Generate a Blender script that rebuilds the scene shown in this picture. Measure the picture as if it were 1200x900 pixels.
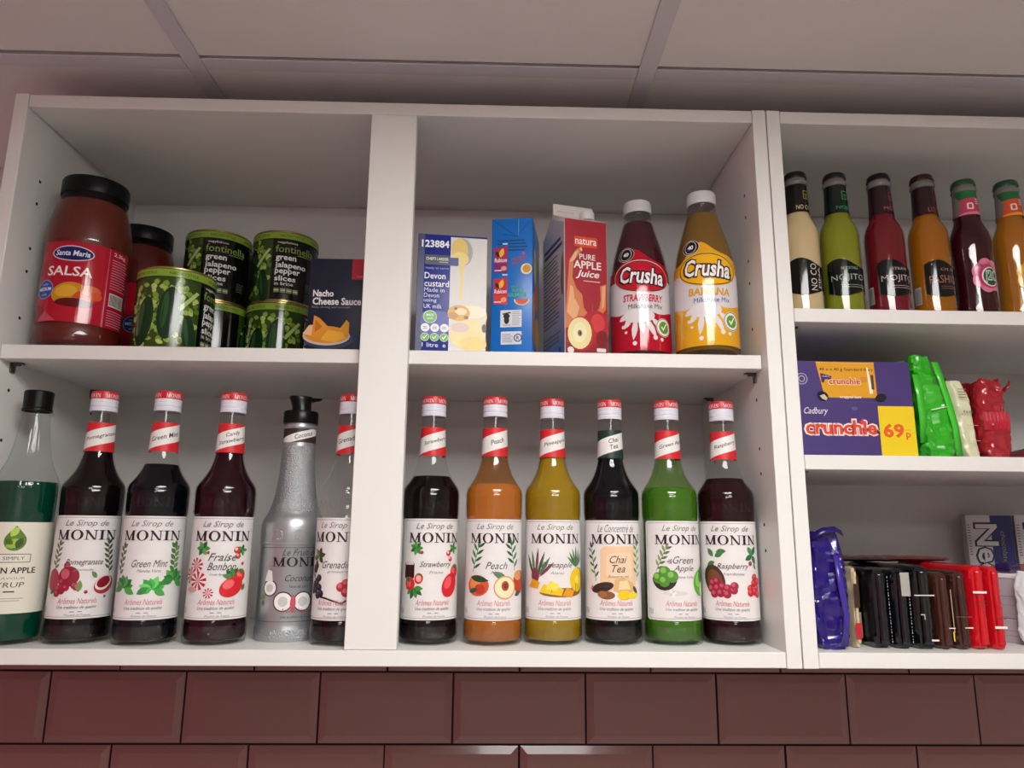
import bpy, bmesh, math, random
from mathutils import Vector, Matrix, noise
random.seed(7)
for _o in list(bpy.data.objects): bpy.data.objects.remove(_o)
SC = bpy.context.scene
COL = SC.collection
PI = math.pi

# ------------------------------------------------------------------ camera
CAM = Vector((0.6394, -0.8684, 0.1570))
YAW, PITCH, ROLL, FPX = 0.02389, 0.19888, 0.00881, 838.2
_f = Vector((math.sin(YAW)*math.cos(PITCH), math.cos(YAW)*math.cos(PITCH), math.sin(PITCH)))
_r = _f.cross(Vector((0, 0, 1))).normalized()
_u = _r.cross(_f)
_r2 = _r*math.cos(ROLL) + _u*math.sin(ROLL)
_u2 = -_r*math.sin(ROLL) + _u*math.cos(ROLL)
cd = bpy.data.cameras.new('camera'); cam = bpy.data.objects.new('camera', cd); COL.objects.link(cam)
cd.sensor_width = 36.0; cd.lens = FPX/1200*36.0; cd.clip_start = 0.02
cam.matrix_world = Matrix(((_r2.x, _u2.x, -_f.x, CAM.x), (_r2.y, _u2.y, -_f.y, CAM.y), (_r2.z, _u2.z, -_f.z, CAM.z), (0, 0, 0, 1)))
SC.camera = cam

# ------------------------------------------------------------------ world, exposure
w = bpy.data.worlds.new('world'); SC.world = w; w.use_nodes = True
w.node_tree.nodes['Background'].inputs[0].default_value = (0.02, 0.018, 0.018, 1)
w.node_tree.nodes['Background'].inputs[1].default_value = 0.3
vs = SC.view_settings
vs.view_transform = 'Standard'; vs.look = 'None'; vs.gamma = 1.0; vs.use_curve_mapping = False
vs.exposure = 0.0
PANEL_STRENGTH = 20.0      # the flat ceiling light by the shelves
LIGHT_X, LIGHT_Y = 0.86, -0.97
PANEL_FILL = 12.0           # unseen panel added across the room as fill light

# ------------------------------------------------------------------ materials
MATS = {}
def lin(h):
    h = h.lstrip('#'); o = []
    for i in (0, 2, 4):
        c = int(h[i:i+2], 16)/255
        o.append(c/12.92 if c <= .04045 else ((c+.055)/1.055)**2.4)
    return o
def mat(key, col, rough=.5, metal=0., spec=.5, bump=0., bscale=200., var=.0, vscale=8., trans=0., ior=1.45, coat=0., sss=0., emit=None):
    """procedural principled material: colour, noise variation, noise bump"""
    if key in MATS: return MATS[key]
    m = bpy.data.materials.new(key); m.use_nodes = True; MATS[key] = m
    nt = m.node_tree; b = nt.nodes['Principled BSDF']
    c = lin(col) if isinstance(col, str) else list(col)
    b.inputs['Base Color'].default_value = (*c, 1)
    b.inputs['Roughness'].default_value = rough; b.inputs['Metallic'].default_value = metal
    b.inputs['Specular IOR Level'].default_value = spec; b.inputs['IOR'].default_value = ior
    b.inputs['Transmission Weight'].default_value = trans
    b.inputs['Coat Weight'].default_value = coat; b.inputs['Coat Roughness'].default_value = .05
    if emit:
        b.inputs['Emission Color'].default_value = (*emit[0], 1); b.inputs['Emission Strength'].default_value = emit[1]
    if var or bump:
        tc = nt.nodes.new('ShaderNodeTexCoord')
    if var:
        n = nt.nodes.new('ShaderNodeTexNoise'); n.inputs['Scale'].default_value = vscale; n.inputs['Detail'].default_value = 4
        mx = nt.nodes.new('ShaderNodeMix'); mx.data_type = 'RGBA'
        mx.inputs[6].default_value = (*[max(0, x*(1-var)) for x in c], 1); mx.inputs[7].default_value = (*[min(1, x*(1+var)) for x in c], 1)
        nt.links.new(tc.outputs['Object'], n.inputs['Vector']); nt.links.new(n.outputs['Fac'], mx.inputs[0])
        nt.links.new(mx.outputs[2], b.inputs['Base Color'])
    if bump:
        n2 = nt.nodes.new('ShaderNodeTexNoise'); n2.inputs['Scale'].default_value = bscale; n2.inputs['Detail'].default_value = 3
        bp = nt.nodes.new('ShaderNodeBump'); bp.inputs['Strength'].default_value = bump; bp.inputs['Distance'].default_value = .002
        nt.links.new(tc.outputs['Object'], n2.inputs['Vector']); nt.links.new(n2.outputs['Fac'], bp.inputs['Height'])
        nt.links.new(bp.outputs['Normal'], b.inputs['Normal'])
    return m
def ink(h, rough=.45):
    return mat('ink_%s_%d' % (h.lstrip('#'), int(rough*100)), h, rough, var=.05, vscale=60)
def glass(key, tint=(.96, .97, .96), gloss=.03, bump=0., bscale=500):
    """thin clear wall: straight-through transparency plus Schlick reflection"""
    if key in MATS: return MATS[key]
    m = bpy.data.materials.new(key); m.use_nodes = True; MATS[key] = m
    nt = m.node_tree; nt.nodes.remove(nt.nodes['Principled BSDF'])
    out = nt.nodes['Material Output']
    tr = nt.nodes.new('ShaderNodeBsdfTransparent'); tr.inputs[0].default_value = (*tint, 1)
    gl = nt.nodes.new('ShaderNodeBsdfGlossy'); gl.inputs['Roughness'].default_value = gloss
    lw = nt.nodes.new('ShaderNodeLayerWeight'); lw.inputs[0].default_value = .5
    p = nt.nodes.new('ShaderNodeMath'); p.operation = 'POWER'; p.inputs[1].default_value = 5.
    ma = nt.nodes.new('ShaderNodeMath'); ma.operation = 'MULTIPLY_ADD'; ma.inputs[1].default_value = .55; ma.inputs[2].default_value = .042
    mx = nt.nodes.new('ShaderNodeMixShader')
    L = nt.links.new
    L(lw.outputs['Facing'], p.inputs[0]); L(p.outputs[0], ma.inputs[0]); L(ma.outputs[0], mx.inputs[0])
    L(tr.outputs[0], mx.inputs[1]); L(gl.outputs[0], mx.inputs[2]); L(mx.outputs[0], out.inputs[0])
    if bump:
        tc = nt.nodes.new('ShaderNodeTexCoord'); n2 = nt.nodes.new('ShaderNodeTexNoise'); n2.inputs['Scale'].default_value = bscale
        bp = nt.nodes.new('ShaderNodeBump'); bp.inputs['Strength'].default_value = bump; bp.inputs['Distance'].default_value = .001
        L(tc.outputs['Object'], n2.inputs['Vector']); L(n2.outputs['Fac'], bp.inputs['Height']); L(bp.outputs[0], gl.inputs['Normal'])
    return m
M_WHITE = mat('white_melamine', '#e2e0db', .42, spec=.4, var=.015, vscale=5)
M_EDGE = mat('white_edge_band', '#e6e5e0', .38, spec=.4, var=.015, vscale=7)
M_BACKP = mat('white_back_board', '#dcd9d8', .55, spec=.3, var=.015, vscale=4)
M_DARK = mat('dark_gap', '#141212', .8)
M_STEEL = mat('pin_steel', '#6b6660', .3, metal=.9)
M_GLASS = glass('clear_glass')
M_GLASS_ST = glass('stippled_glass', gloss=.08, bump=1.0, bscale=700)
M_PLASTIC_CLEAR = glass('clear_plastic', tint=(.93, .95, .94), gloss=.08)
M_NECKRING = mat('thick_neck_glass', '#8d8a84', .08, spec=.8, trans=.35)
M_CAPW = mat('cap_white', '#dfe0ea', .35, spec=.5)
M_CAPRED = mat('cap_red', '#c8232b', .35)
M_BLACKPL = mat('black_plastic', '#08090b', .3, spec=.3)

# ------------------------------------------------------------------ object helpers
def obj(name, me, material=None, parent=None, loc=None, rotz=None):
    o = bpy.data.objects.new(name, me); COL.objects.link(o)
    if material is not None and me is not None:
        if not me.materials: me.materials.append(material)
        elif me.materials[0] != material: o.material_slots[0].link = 'OBJECT'; o.material_slots[0].material = material
    if parent is not None: o.parent = parent
    if loc is not None: o.location = loc
    if rotz is not None: o.rotation_euler = (0, 0, rotz)
    return o
def tag(o, label=None, cat=None, group=None, kind=None):
    if label: o['label'] = label
    if cat: o['category'] = cat
    if group: o['group'] = group
    if kind: o['kind'] = kind
    return o
def thing(name, label, cat, loc, rotz=0, group=None):
    o = obj(name, None, loc=loc, rotz=rotz); o.empty_display_size = .02
    return tag(o, label, cat, group)
def finish(me, smooth=True, ang=35):
    if smooth:
        me.polygons.foreach_set('use_smooth', [True]*len(me.polygons))
        me.set_sharp_from_angle(angle=math.radians(ang))
    return me
def mesh(name, v, f, smooth=False, ang=35):
    me = bpy.data.meshes.new(name); me.from_pydata([tuple(x) for x in v], [], f); me.validate(); me.update()
    return finish(me, smooth, ang)
def bmesh_to(name, bm, smooth=False, ang=35):
    me = bpy.data.meshes.new(name); bm.to_mesh(me); bm.free(); me.update()
    return finish(me, smooth, ang)
def box(name, x0, x1, y0, y1, z0, z1, bev=0., seg=1):
    bm = bmesh.new()
    bmesh.ops.create_cube(bm, size=1)
    for v in bm.verts:
        v.co = Vector(((x0+x1)/2+v.co.x*(x1-x0), (y0+y1)/2+v.co.y*(y1-y0), (z0+z1)/2+v.co.z*(z1-z0)))
    if bev: bmesh.ops.bevel(bm, geom=bm.edges[:], offset=bev, segments=seg, affect='EDGES', profile=.5)
    return bmesh_to(name, bm, bev > 0 and seg > 1, 40)
def lathe(name, prof, seg=64, ang=35, mm=True):
    """surface of revolution; profile [(r,z)] bottom to top, r=0 at an end closes it"""
    k = .001 if mm else 1.; v = []; f = []; rings = []
    for r, z in prof:
        if r <= 1e-6: rings.append([len(v)]); v.append((0, 0, z*k))
        else:
            rings.append(list(range(len(v), len(v)+seg)))
            for i in range(seg):
                a = 2*PI*i/seg; v.append((r*k*math.sin(a), -r*k*math.cos(a), z*k))
    for a, b in zip(rings, rings[1:]):
        if len(a) == 1 and len(b) == 1: continue
        for i in range(seg):
            j = (i+1) % seg
            if len(a) == 1: f.append((a[0], b[j], b[i]))
            elif len(b) == 1: f.append((a[i], a[j], b[0]))
            else: f.append((a[i], a[j], b[j], b[i]))
    return mesh(name, v, f, True, ang)
def interp(prof):
    P = sorted([(z, r) for r, z in prof])
    def g(z):
        if z <= P[0][0]: return P[0][1]
        for (z0, r0), (z1, r1) in zip(P, P[1:]):
            if z <= z1: return r0 if z1 == z0 else r0+(r1-r0)*(z-z0)/(z1-z0)
        return P[-1][1]
    return g
def smoothprof(pts, n=4):
    """Catmull-Rom through profile points"""
    out = []
    for i in range(len(pts)-1):
        p0 = pts[max(i-1, 0)]; p1 = pts[i]; p2 = pts[i+1]; p3 = pts[min(i+2, len(pts)-1)]
        for k in range(n):
            t = k/n
            out.append(tuple(.5*((2*p1[c])+(-p0[c]+p2[c])*t+(2*p0[c]-5*p1[c]+4*p2[c]-p3[c])*t*t+(-p0[c]+3*p1[c]-3*p2[c]+p3[c])*t**3) for c in (0, 1)))
    out.append(pts[-1]); return out

# ------------------------------------------------------------------ flat print: shapes and lettering laid on a surface
TXT = {}
def text_geo(s, shear, bold):
    k = (s, shear, bold)
    if k not in TXT:
        c = bpy.data.curves.new('t', 'FONT'); c.body = s; c.dimensions = '2D'; c.fill_mode = 'FRONT'
        c.resolution_u = 2; c.shear = shear; c.offset = bold
        o = bpy.data.objects.new('t', c); m = o.to_mesh()
        V = [(v.co.x, v.co.y) for v in m.vertices]; F = [tuple(p.vertices) for p in m.polygons]
        o.to_mesh_clear(); bpy.data.objects.remove(o); bpy.data.curves.remove(c)
        TXT[k] = (V, F)
    return TXT[k]
def ell(u, v, rx, ry=None, rot=0, n=20):
    ry = rx if ry is None else ry; c, s = math.cos(rot), math.sin(rot); o = []
    for i in range(n):
        a = 2*PI*i/n; x, y = rx*math.cos(a), ry*math.sin(a); o.append((u+x*c-y*s, v+x*s+y*c))
    return o
def rrect(u0, u1, v0, v1, r, n=4):
    o = []
    for cx, cy, a0 in ((u1-r, v1-r, 0), (u0+r, v1-r, PI/2), (u0+r, v0+r, PI), (u1-r, v0+r, 1.5*PI)):
        for i in range(n+1):
            a = a0+PI/2*i/n; o.append((cx+r*math.cos(a), cy+r*math.sin(a)))
    return o
SER = {
 'I': (.50, [[(.13, 0), (.37, 0), (.37, 1), (.13, 1)], [(0, 0), (.5, 0), (.5, .07), (0, .07)], [(0, .93), (.5, .93), (.5, 1), (0, 1)]]),
 'N': (1.06, [[(.13, 0), (.22, 0), (.22, 1), (.13, 1)], [(.84, 0), (.93, 0), (.93, 1), (.84, 1)], [(.0, 1), (.26, 1), (.93, 0), (.74, 0)],
              [(0, 0), (.36, 0), (.36, .06), (0, .06)], [(.70, .94), (1.06, .94), (1.06, 1), (.70, 1)]]),
 'M': (1.28, [[(.13, 0), (.22, 0), (.22, 1), (.13, 1)], [(.93, 0), (1.16, 0), (1.16, 1), (.93, 1)], [(.04, 1), (.30, 1), (.70, .0), (.58, 0)],
              [(.58, 0), (.70, 0), (1.10, 1), (.97, 1)], [(0, 0), (.36, 0), (.36, .06), (0, .06)], [(.82, 0), (1.28, 0), (1.28, .06), (.82, .06)], [(1.0, .94), (1.28, .94), (1.28, 1), (1.0, 1)]]),
}
def _ring(cx, cy, rx, ry, ix, iy, n=18):
    o = []
    for i in range(n):
        a, b = 2*PI*i/n, 2*PI*(i+1)/n
        o.append([(cx+rx*math.cos(a), cy+ry*math.sin(a)), (cx+rx*math.cos(b), cy+ry*math.sin(b)), (cx+ix*math.cos(b), cy+iy*math.sin(b)), (cx+ix*math.cos(a), cy+iy*math.sin(a))])
    return o
SER['O'] = (1.04, _ring(.52, .5, .52, .53, .29, .47))
class Print:
    """collects flat shapes in surface millimetres (u across, v up); every later shape lies a hair above the one before"""
    def __init__(s): s.items = []
    def polys(s, ps, col, grp='picture'):
        V = []; F = []
        for p in ps:
            F.append(tuple(range(len(V), len(V)+len(p)))); V += p
        s.items.append((V, F, col, grp)); return s
    def poly(s, p, col, grp='picture'): return s.polys([p], col, grp)
    def rect(s, u0, u1, v0, v1, col, r=0, grp='picture'):
        return s.poly(rrect(u0, u1, v0, v1, r) if r else [(u0, v0), (u1, v0), (u1, v1), (u0, v1)], col, grp)
    def circ(s, u, v, rx, col, ry=None, rot=0, n=20): return s.poly(ell(u, v, rx, ry, rot, n), col)
    def ring(s, u, v, r, wd, col, n=22): return s.polys(_ring(u, v, r, r, r-wd, r-wd, n), col)
    def frame(s, u0, u1, v0, v1, r, wd, col):
        a = rrect(u0, u1, v0, v1, r); b = rrect(u0+wd, u1-wd, v0+wd, v1-wd, max(r-wd, .1)); n = len(a)
        return s.polys([[a[i], a[(i+1) % n], b[(i+1) % n], b[i]] for i in range(n)], col)
    def leaf(s, u, v, L, wd, ang, col):
        """pointed leaf from (u,v), ang from +u"""
        c, n = math.cos(ang), math.sin(ang); o = []
        for t, k in ((0, 0), (.25, .8), (.5, 1), (.75, .7), (1, 0), (.75, -.7), (.5, -1), (.25, -.8)):
            x, y = L*t, wd/2*k; o.append((u+x*c-y*n, v+x*n+y*c))
        return s.poly(o, col)
    def sprig(s, u, v, h, ang, cols, n=5, L=8, wd=3):
        c, d = math.cos(ang), math.sin(ang); e = (-d*.4, c*.4)
        s.poly([(u-e[0], v-e[1]), (u+h*c-e[0], v+h*d-e[1]), (u+h*c+e[0], v+h*d+e[1]), (u+e[0], v+e[1])], cols[0])
        for i in range(n):
            t = h*(i+1)/n; sg = 1 if i % 2 else -1
            s.leaf(u+t*c, v+t*d, L, wd, ang+sg*.75, cols[i % len(cols)])
        return s.leaf(u+h*c, v+h*d, L, wd, ang, cols[-1])
    def berry(s, u, v, r, c1, c2):
        return s.circ(u, v, r, c1, n=14).circ(u-r*.25, v+r*.3, r*.5, c2, n=10)
    def text(s, t, u, v, wd, h, col, shear=0., bold=0., rot=0., bend=None):
        V, F = text_geo(t, shear, bold)
        if not V: return s
        x0 = min(p[0] for p in V); x1 = max(p[0] for p in V); y0 = min(p[1] for p in V); y1 = max(p[1] for p in V)
        if wd is None: wd = (x1-x0)/(y1-y0)*h
        c, n = math.cos(rot), math.sin(rot); W = []
        for x, y in V:
            a = ((x-x0)/(x1-x0)-.5)*wd; b = ((y-y0)/(y1-y0)-.5)*h
            if bend: b += bend*((2*a/wd)**2)
            W.append((u+a*c-b*n, v+a*n+b*c))
        s.items.append((W, F, col, 'lettering')); return s
    def serif(s, t, u, v, wd, h, col, gap=.10):
        tot = sum(SER[c][0] for c in t)+gap*(len(t)-1); k = wd/tot; x = -wd/2; ps = []
        for c in t:
            a, pl = SER[c]
            for p in pl: ps.append([(u+x+q[0]*k, v+(q[1]-.5)*h) for q in p])
            x += (a+gap)*k
        return s.polys(ps, col, 'lettering')
    def lines(s, u0, u1, v1, n, step, th, col, ragged=.25):
        ps = []
        for i in range(n):
            e = u1-(u1-u0)*ragged*random.random(); v = v1-i*step
            ps.append([(u0, v-th/2), (e, v-th/2), (e, v+th/2), (u0, v+th/2)])
        return s.polys(ps, col, 'lettering')
    def build(s, parent, fmap, du=None, dv=None, rough=.45, off0=.00025, step=.00004, names=None):
        out = {}
        for li, (V, F, col, grp) in enumerate(s.items):
            off = off0+li*step
            us = [p[0] for p in V]; vv = [p[1] for p in V]
            cut = (du and max(us)-min(us) > du) or (dv and max(vv)-min(vv) > dv)
            if cut:
                bm = bmesh.new(); B = [bm.verts.new((x, y, 0)) for x, y in V]
                for f in F:
                    try: bm.faces.new([B[i] for i in f])
                    except ValueError: pass
                for ax, d, lo, hi in ((0, du, min(us), max(us)), (1, dv, min(vv), max(vv))):
                    if not d or hi-lo <= d: continue
                    k = math.ceil(lo/d)
                    while k*d < hi:
                        co = (k*d, 0, 0) if ax == 0 else (0, k*d, 0); no = (1, 0, 0) if ax == 0 else (0, 1, 0)
                        if lo+1e-6 < k*d < hi-1e-6:
                            bmesh.ops.bisect_plane(bm, geom=bm.verts[:]+bm.edges[:]+bm.faces[:], plane_co=co, plane_no=no, dist=1e-6)
                        k += 1
                bm.verts.index_update()
                V2 = [(v.co.x, v.co.y) for v in bm.verts]; F2 = [tuple(v.index for v in f.verts) for f in bm.faces]; bm.free()
            else: V2, F2 = V, F
            D = out.setdefault(grp, ([], [], [], []))
            b = len(D[0]); D[0].extend(fmap(x, y, off) for x, y in V2)
            if col not in D[3]: D[3].append(col)
            mi = D[3].index(col)
            for f in F2: D[1].append(tuple(b+i for i in f)); D[2].append(mi)
        res = {}
        for grp, (V, F, MI, cols) in out.items():
            me = bpy.data.meshes.new(grp); me.from_pydata(V, [], F)
            for c in cols: me.materials.append(c if not isinstance(c, str) else ink(c, rough))
            me.polygons.foreach_set('material_index', MI); me.update()
            res[grp] = obj((names or {}).get(grp, grp), me, parent=parent)
        return res
def cylmap(R, rf=None, seam=0.):
    """u in mm of arc at radius R (mm) from the front (-y), v height in mm"""
    def g(u, v, off):
        a = u/R+seam; r = (rf(v) if rf else R)*.001+off
        return (r*math.sin(a), -r*math.cos(a), v*.001)
    return g
def planemap(o, ux, uz):
    """o origin (m), ux / uz unit vectors of the print's axes; outward normal = ux x uz"""
    o, ux, uz = Vector(o), Vector(ux), Vector(uz); n = ux.cross(uz)
    def g(u, v, off): return tuple(o+ux*(u*.001)+uz*(v*.001)+n*off)
    return g
def face_cam(x, y, phi=0.):
    """rotation about z that turns a thing's front (-y) to where it faces in the shop, phi degrees further to the right"""
    return math.atan2(CAM.x-x, y-CAM.y)+math.radians(phi)

# ================================================================== the room
ZC, ZF = 0.7605, -1.45
XL, XR, YF, YB = -0.95, 2.75, -3.05, 0.304
M_WALL = mat('pink_wall_paint', '#e0dbd9', .7, spec=.3, var=.03, vscale=3)
M_WALLP = mat('deep_pink_wall_paint', '#d98a9e', .7, spec=.3, var=.03, vscale=3)
M_FLOOR = mat('pale_floor_vinyl', '#d4d1cd', .5, var=.08, vscale=6)
M_CTILE = mat('ceiling_tile_board', '#e6e2de', .9, spec=.1, var=.03, vscale=14, bump=.08, bscale=300)
M_TEE = mat('ceiling_tee_metal', '#d2cfd2', .5, spec=.4)
M_GROUT = mat('dark_grout', '#2a1e1c', .9, spec=.1, var=.2, vscale=90)
tag(obj('floor', box('floor', XL, XR, YF, YB, ZF-.05, ZF), M_FLOOR), 'pale vinyl floor of the shop', kind='structure')
wall_back = tag(obj('wall_back', box('wall_back', XL, XR, YB, YB+.1, ZF, ZC+.12), M_WALL), 'painted wall behind the cabinets', kind='structure')
tag(obj('wall_left', box('wall_left', XL-.1, XL, YF, YB, ZF, ZC+.12), M_WALLP), 'deep pink side wall', kind='structure')
tag(obj('wall_right', box('wall_right', XR, XR+.1, YF, YB, ZF, ZC+.12), M_WALL), 'off-white side wall', kind='structure')
tag(obj('wall_front', box('wall_front', XL, XR, YF-.1, YF, ZF, ZC+.12), M_WALL), 'off-white wall across the room', kind='structure')
ceiling = tag(obj('ceiling', box('ceiling', XL, XR, YF, YB, ZC+.06, ZC+.12), mat('ceiling_slab', '#4a4644', .9)), 'suspended ceiling of pale boards in a metal grid', kind='structure')
# suspended grid: main tees run front to back, cross tees run along the wall
TX = [0.232-.606*k for k in (1, 0)] + [0.838+.606*k for k in (0, 1, 2)]
TX = sorted(TX); TX_ALL = [XL] + [x for x in TX if XL < x < XR] + [XR]
TY_ALL = [YF] + [y for y in [-0.017-.606*k for k in (4, 3, 2, 1, 0)] if y > YF+.05] + [YB]
for i in range(len(TX_ALL)-1):
    for j in range(len(TY_ALL)-1):
        x0, x1, y0, y1 = TX_ALL[i], TX_ALL[i+1], TY_ALL[j], TY_ALL[j+1]
        sag = .0015*random.random()
        obj('ceiling_tile', box('ceiling_tile', x0+.003, x1-.003, y0+.003, y1-.003, ZC+.004-sag, ZC+.018, .001), M_CTILE, ceiling)
def ceiling_light(x, y, hx, hy, st, lab):
    """flat square light fixed under the ceiling grid: white frame and glowing diffuser"""
    t = thing('ceiling_light', lab, 'light', (x, y, ZC)); fr = bmesh.new()
    for a, b, c, d in ((-hx, hx, -hy, -hy+.012), (-hx, hx, hy-.012, hy), (-hx, -hx+.012, -hy+.012, hy-.012), (hx-.012, hx, -hy+.012, hy-.012)):
        for v in bmesh.ops.create_cube(fr, size=1)['verts']: v.co = Vector(((a+b)/2+v.co.x*(b-a), (c+d)/2+v.co.y*(d-c), -.0125+v.co.z*.024))
    obj('frame', bmesh_to('light_frame', fr), mat('light_frame_white', '#e0e0e0', .4), t)
    obj('diffuser', box('diffuser', -hx+.0122, hx-.0122, -hy+.0122, hy-.0122, -.0225, -.004), mat('light_diffuser_%d' % int(st*100), '#ffffff', .6, emit=((1., .985, .955), st)), t)
ceiling_light(LIGHT_X, LIGHT_Y, .30, .34, PANEL_STRENGTH, 'bright flat square light under the ceiling by the cabinets')
ceiling_light(LIGHT_X, -2.30, .30, .30, PANEL_FILL, 'added dimmer fill light, unseen, under the ceiling across the room')  # added out of view to fill in the light on the shelves
for x in TX_ALL[1:-1]:
    obj('main_tee', box('main_tee', x-.012, x+.012, YF, YB, ZC, ZC+.0025, .0006), M_TEE, ceiling)
for y in TY_ALL[1:-1]:
    for i in range(len(TX_ALL)-1):
        x0, x1 = TX_ALL[i], TX_ALL[i+1]
        obj('cross_tee', box('cross_tee', x0+(.0125 if i else 0), x1-(.0125 if i < len(TX_ALL)-2 else 0), y, y+.024, ZC+.0004, ZC+.003, .0006), M_TEE, ceiling)
# bevelled metro tiles below and behind the cabinets
M_TILE = mat('mauve_brown_glaze', '#865d58', .16, spec=.5, var=.06, vscale=2.2, coat=.3)
def tile_mesh(wd, h=.100, bev=.011, d=.005):
    v = []; yb, ye, yf = 0, -.0016, -d
    for y, k in ((yb, 0), (ye, 0), (yf, bev)):
        v += [(k, y, k), (wd-k, y, k), (wd-k, y, h-k), (k, y, h-k)]
    f = [(8, 9, 10, 11)]
    for a in (0, 4):
        for i in range(4):
            j = (i+1) % 4; f.append((a+i, a+j, a+4+j, a+4+i))
    return mesh('tile', v, f)
TM = tile_mesh(.2)
obj('grout_bed', box('grout_bed', XL, XR, .3012, YB, -.75, .046), M_GROUT, wall_back)
for row in range(0, 7):
    z1 = -.061+.103*(1-row)-.0015; off = -.0276 if row % 2 else -.0276-.1015
    for k in range(-5, 14):
        x0 = off+.203*k+.0015
        if x0 < XL or x0+.2 > XR: continue
        t = obj('tile', TM, M_TILE, wall_back, (x0+random.uniform(-.0004, .0004), .3016, z1-.1))
        t.rotation_euler = (random.uniform(-.004, .004), 0, random.uniform(-.004, .004))

# ================================================================== cabinets
T = .018; H = .7155; DB = .290
def holes_mesh(xs, ys, zs, nx):
    v = []; f = []
    for y in ys:
        for z in zs:
            b = len(v); n = 8
            for i in range(n):
                a = 2*PI*i/n; v.append((xs, y+.0024*math.cos(a), z+.0024*math.sin(a)))
            f.append(tuple(range(b, b+n)))
    return mesh('pin_holes', v, f)
def shelf_pin(c, side, parent):
    """small bent steel shelf support: plate under the shelf and a lug on the panel"""
    x, y, z = c; bm = bmesh.new()
    for (a, b, d, e, g, h) in ((0, .014, -.004, .004, -.0015, 0), (0, .0022, -.004, .004, -.013, 0), (.001, .010, -.0018, .0018, -.004, -.0015)):
        q = bmesh.ops.create_cube(bm, size=1)['verts']
        for v in q:
            px = (a+b)/2+v.co.x*(b-a); v.co = Vector((x+side*px, y+(d+e)/2+v.co.y*(e-d), z+(g+h)/2+v.co.z*(h-g)))
    obj('shelf_pin', bmesh_to('shelf_pin', bm), M_STEEL, parent)
def cabinet(name, label, x0, x1, shelves, shelf_y, stile=None, zoff=0.):
    c = thing(name, label, 'cabinet', (x0, 0, zoff)); W = x1-x0
    B = .0007
    obj('side_panel', box('side_panel', 0, T, 0, DB+.005, 0, H, B), M_EDGE, c)
    obj('side_panel', box('side_panel', W-T, W, 0, DB+.005, 0, H, B), M_EDGE, c)
    obj('top_panel', box('top_panel', T+.0006, W-T-.0006, .0004, DB+.005, H-T-.0008, H-.0012, B), M_WHITE, c)
    obj('bottom_panel', box('bottom_panel', T+.0006, W-T-.0006, .0004, DB+.005, .0005, T, B), M_EDGE, c)
    obj('back_panel', box('back_panel', T+.0002, W-T-.0002, DB, DB+.0045, T+.0005, H-T-.0015), M_BACKP, c)
    if stile:
        obj('centre_stile', box('centre_stile', stile[0]-x0, stile[1]-x0, .0002, .0165, T+.0004, H-T-.0011, B), M_EDGE, c)
    for z in shelves:
        obj('shelf', box('shelf', T+.001, W-T-.001, shelf_y, DB-.0005, z-T, z, B), M_WHITE, c)
        for sd, px in ((1, T+.0004), (-1, W-T-.0004)):
            for py in (shelf_y+.026, DB-.06): shelf_pin((px, py, z-T-.0003), sd, c)
    zs = [.10+.032*k for k in range(18)]
    zs = [z for z in zs if all(abs(z-(s-T/2)) > .02 for s in shelves)]
    for sx in (T+.0003, W-T-.0003):
        tag(obj('pin_holes', holes_mesh(sx, (.045, .235), zs[1::3]+zs[2::3], 1), M_DARK, c), kind='stuff')
    return c
SH = .378
cabinet('wall_cabinet', 'wide white open wall cabinet with a centre stile and syrup bottles inside', 0., 1., [SH], .0185, (.470, .530))
RS1, RS2 = .4365, .2486
cabinet('wall_cabinet', 'white open wall cabinet with two shelves of pop bottles and snacks', 1.0015, 1.6015, [RS1, RS2], .0012)

# ================================================================== syrup bottles on the bottom board
FLOOR1 = T
MP = [(0, 3), (26, 3), (31, .6), (34.5, .2), (36.2, 2.2), (36.8, 6), (36.8, 23.5), (36.4, 26.5), (35.7, 28.5), (35.6, 30), (35.6, 149), (35.8, 150.5), (36.5, 153), (36.8, 156), (36.8, 175.5), (37.3, 177), (37.3, 179), (36.8, 180.5)]
MP += smoothprof([(36.8, 180.5), (36.3, 185.2), (34.4, 189.6), (30.0, 195.6), (25.6, 202.5), (22.2, 209.8), (19.8, 217), (18.1, 224), (17.1, 231), (16.2, 250), (15.5, 267), (15.1, 283)], 3)[1:]
MPF = interp(MP[5:])
ME_GLASS = lathe('bottle_glass', MP, 64, 50)
ME_FOOT = lathe('stippled_foot', [(36.95, 5), (36.95, 22)], 64)
ME_CAP = lathe('screw_cap', [(14.6, 281.5), (15.9, 281.5), (16.1, 282.4), (16.1, 286.2), (15.5, 286.7), (15.5, 287.5), (16.1, 288), (16.1, 291.3), (15.8, 291.7), (15.8, 292.3), (16.0, 292.7), (16.0, 297)], 48, 25)
ME_CAPTOP = lathe('cap_top', [(16.05, 297), (16.05, 305.5), (15.6, 307), (14.5, 307.6), (0, 307.8)], 48, 25)
EMB = Print()
def liquid_mesh(level, base=None):
    f = interp(MP[4:]); pr = [(0, 5.5), (33, 5.5)]
    for z in [9, 22, 27, 30, 80, 148, 152, 158, 176] + list(range(180, 300, 4)):
        if z < level: pr.append((f(z)-1.3, z))
    r = f(level)-1.3
    pr += [(r, level-.6), (r-.6, level), (0, level)]
    return lathe('liquid', pr, 56, 50)
def film_mesh(level, top):
    f = interp(MP[4:]); n = 8
    return lathe('film', [(f(level+(top-level)*i/n)-.9, level+(top-level)*i/n) for i in range(n+1)], 48, 60)
G = {'l': '#3f8f3a', 'd': '#2c5c34', 'o': '#5f7a34', 'p': '#9cb85a', 'm': '#3fae3c'}
def leaves(P, u, v, n, L, wd, cols, a0=0., spread=2*PI):
    for i in range(n): P.leaf(u, v, L*random.uniform(.85, 1.1), wd, a0+spread*i/n, cols[i % len(cols)])
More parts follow.
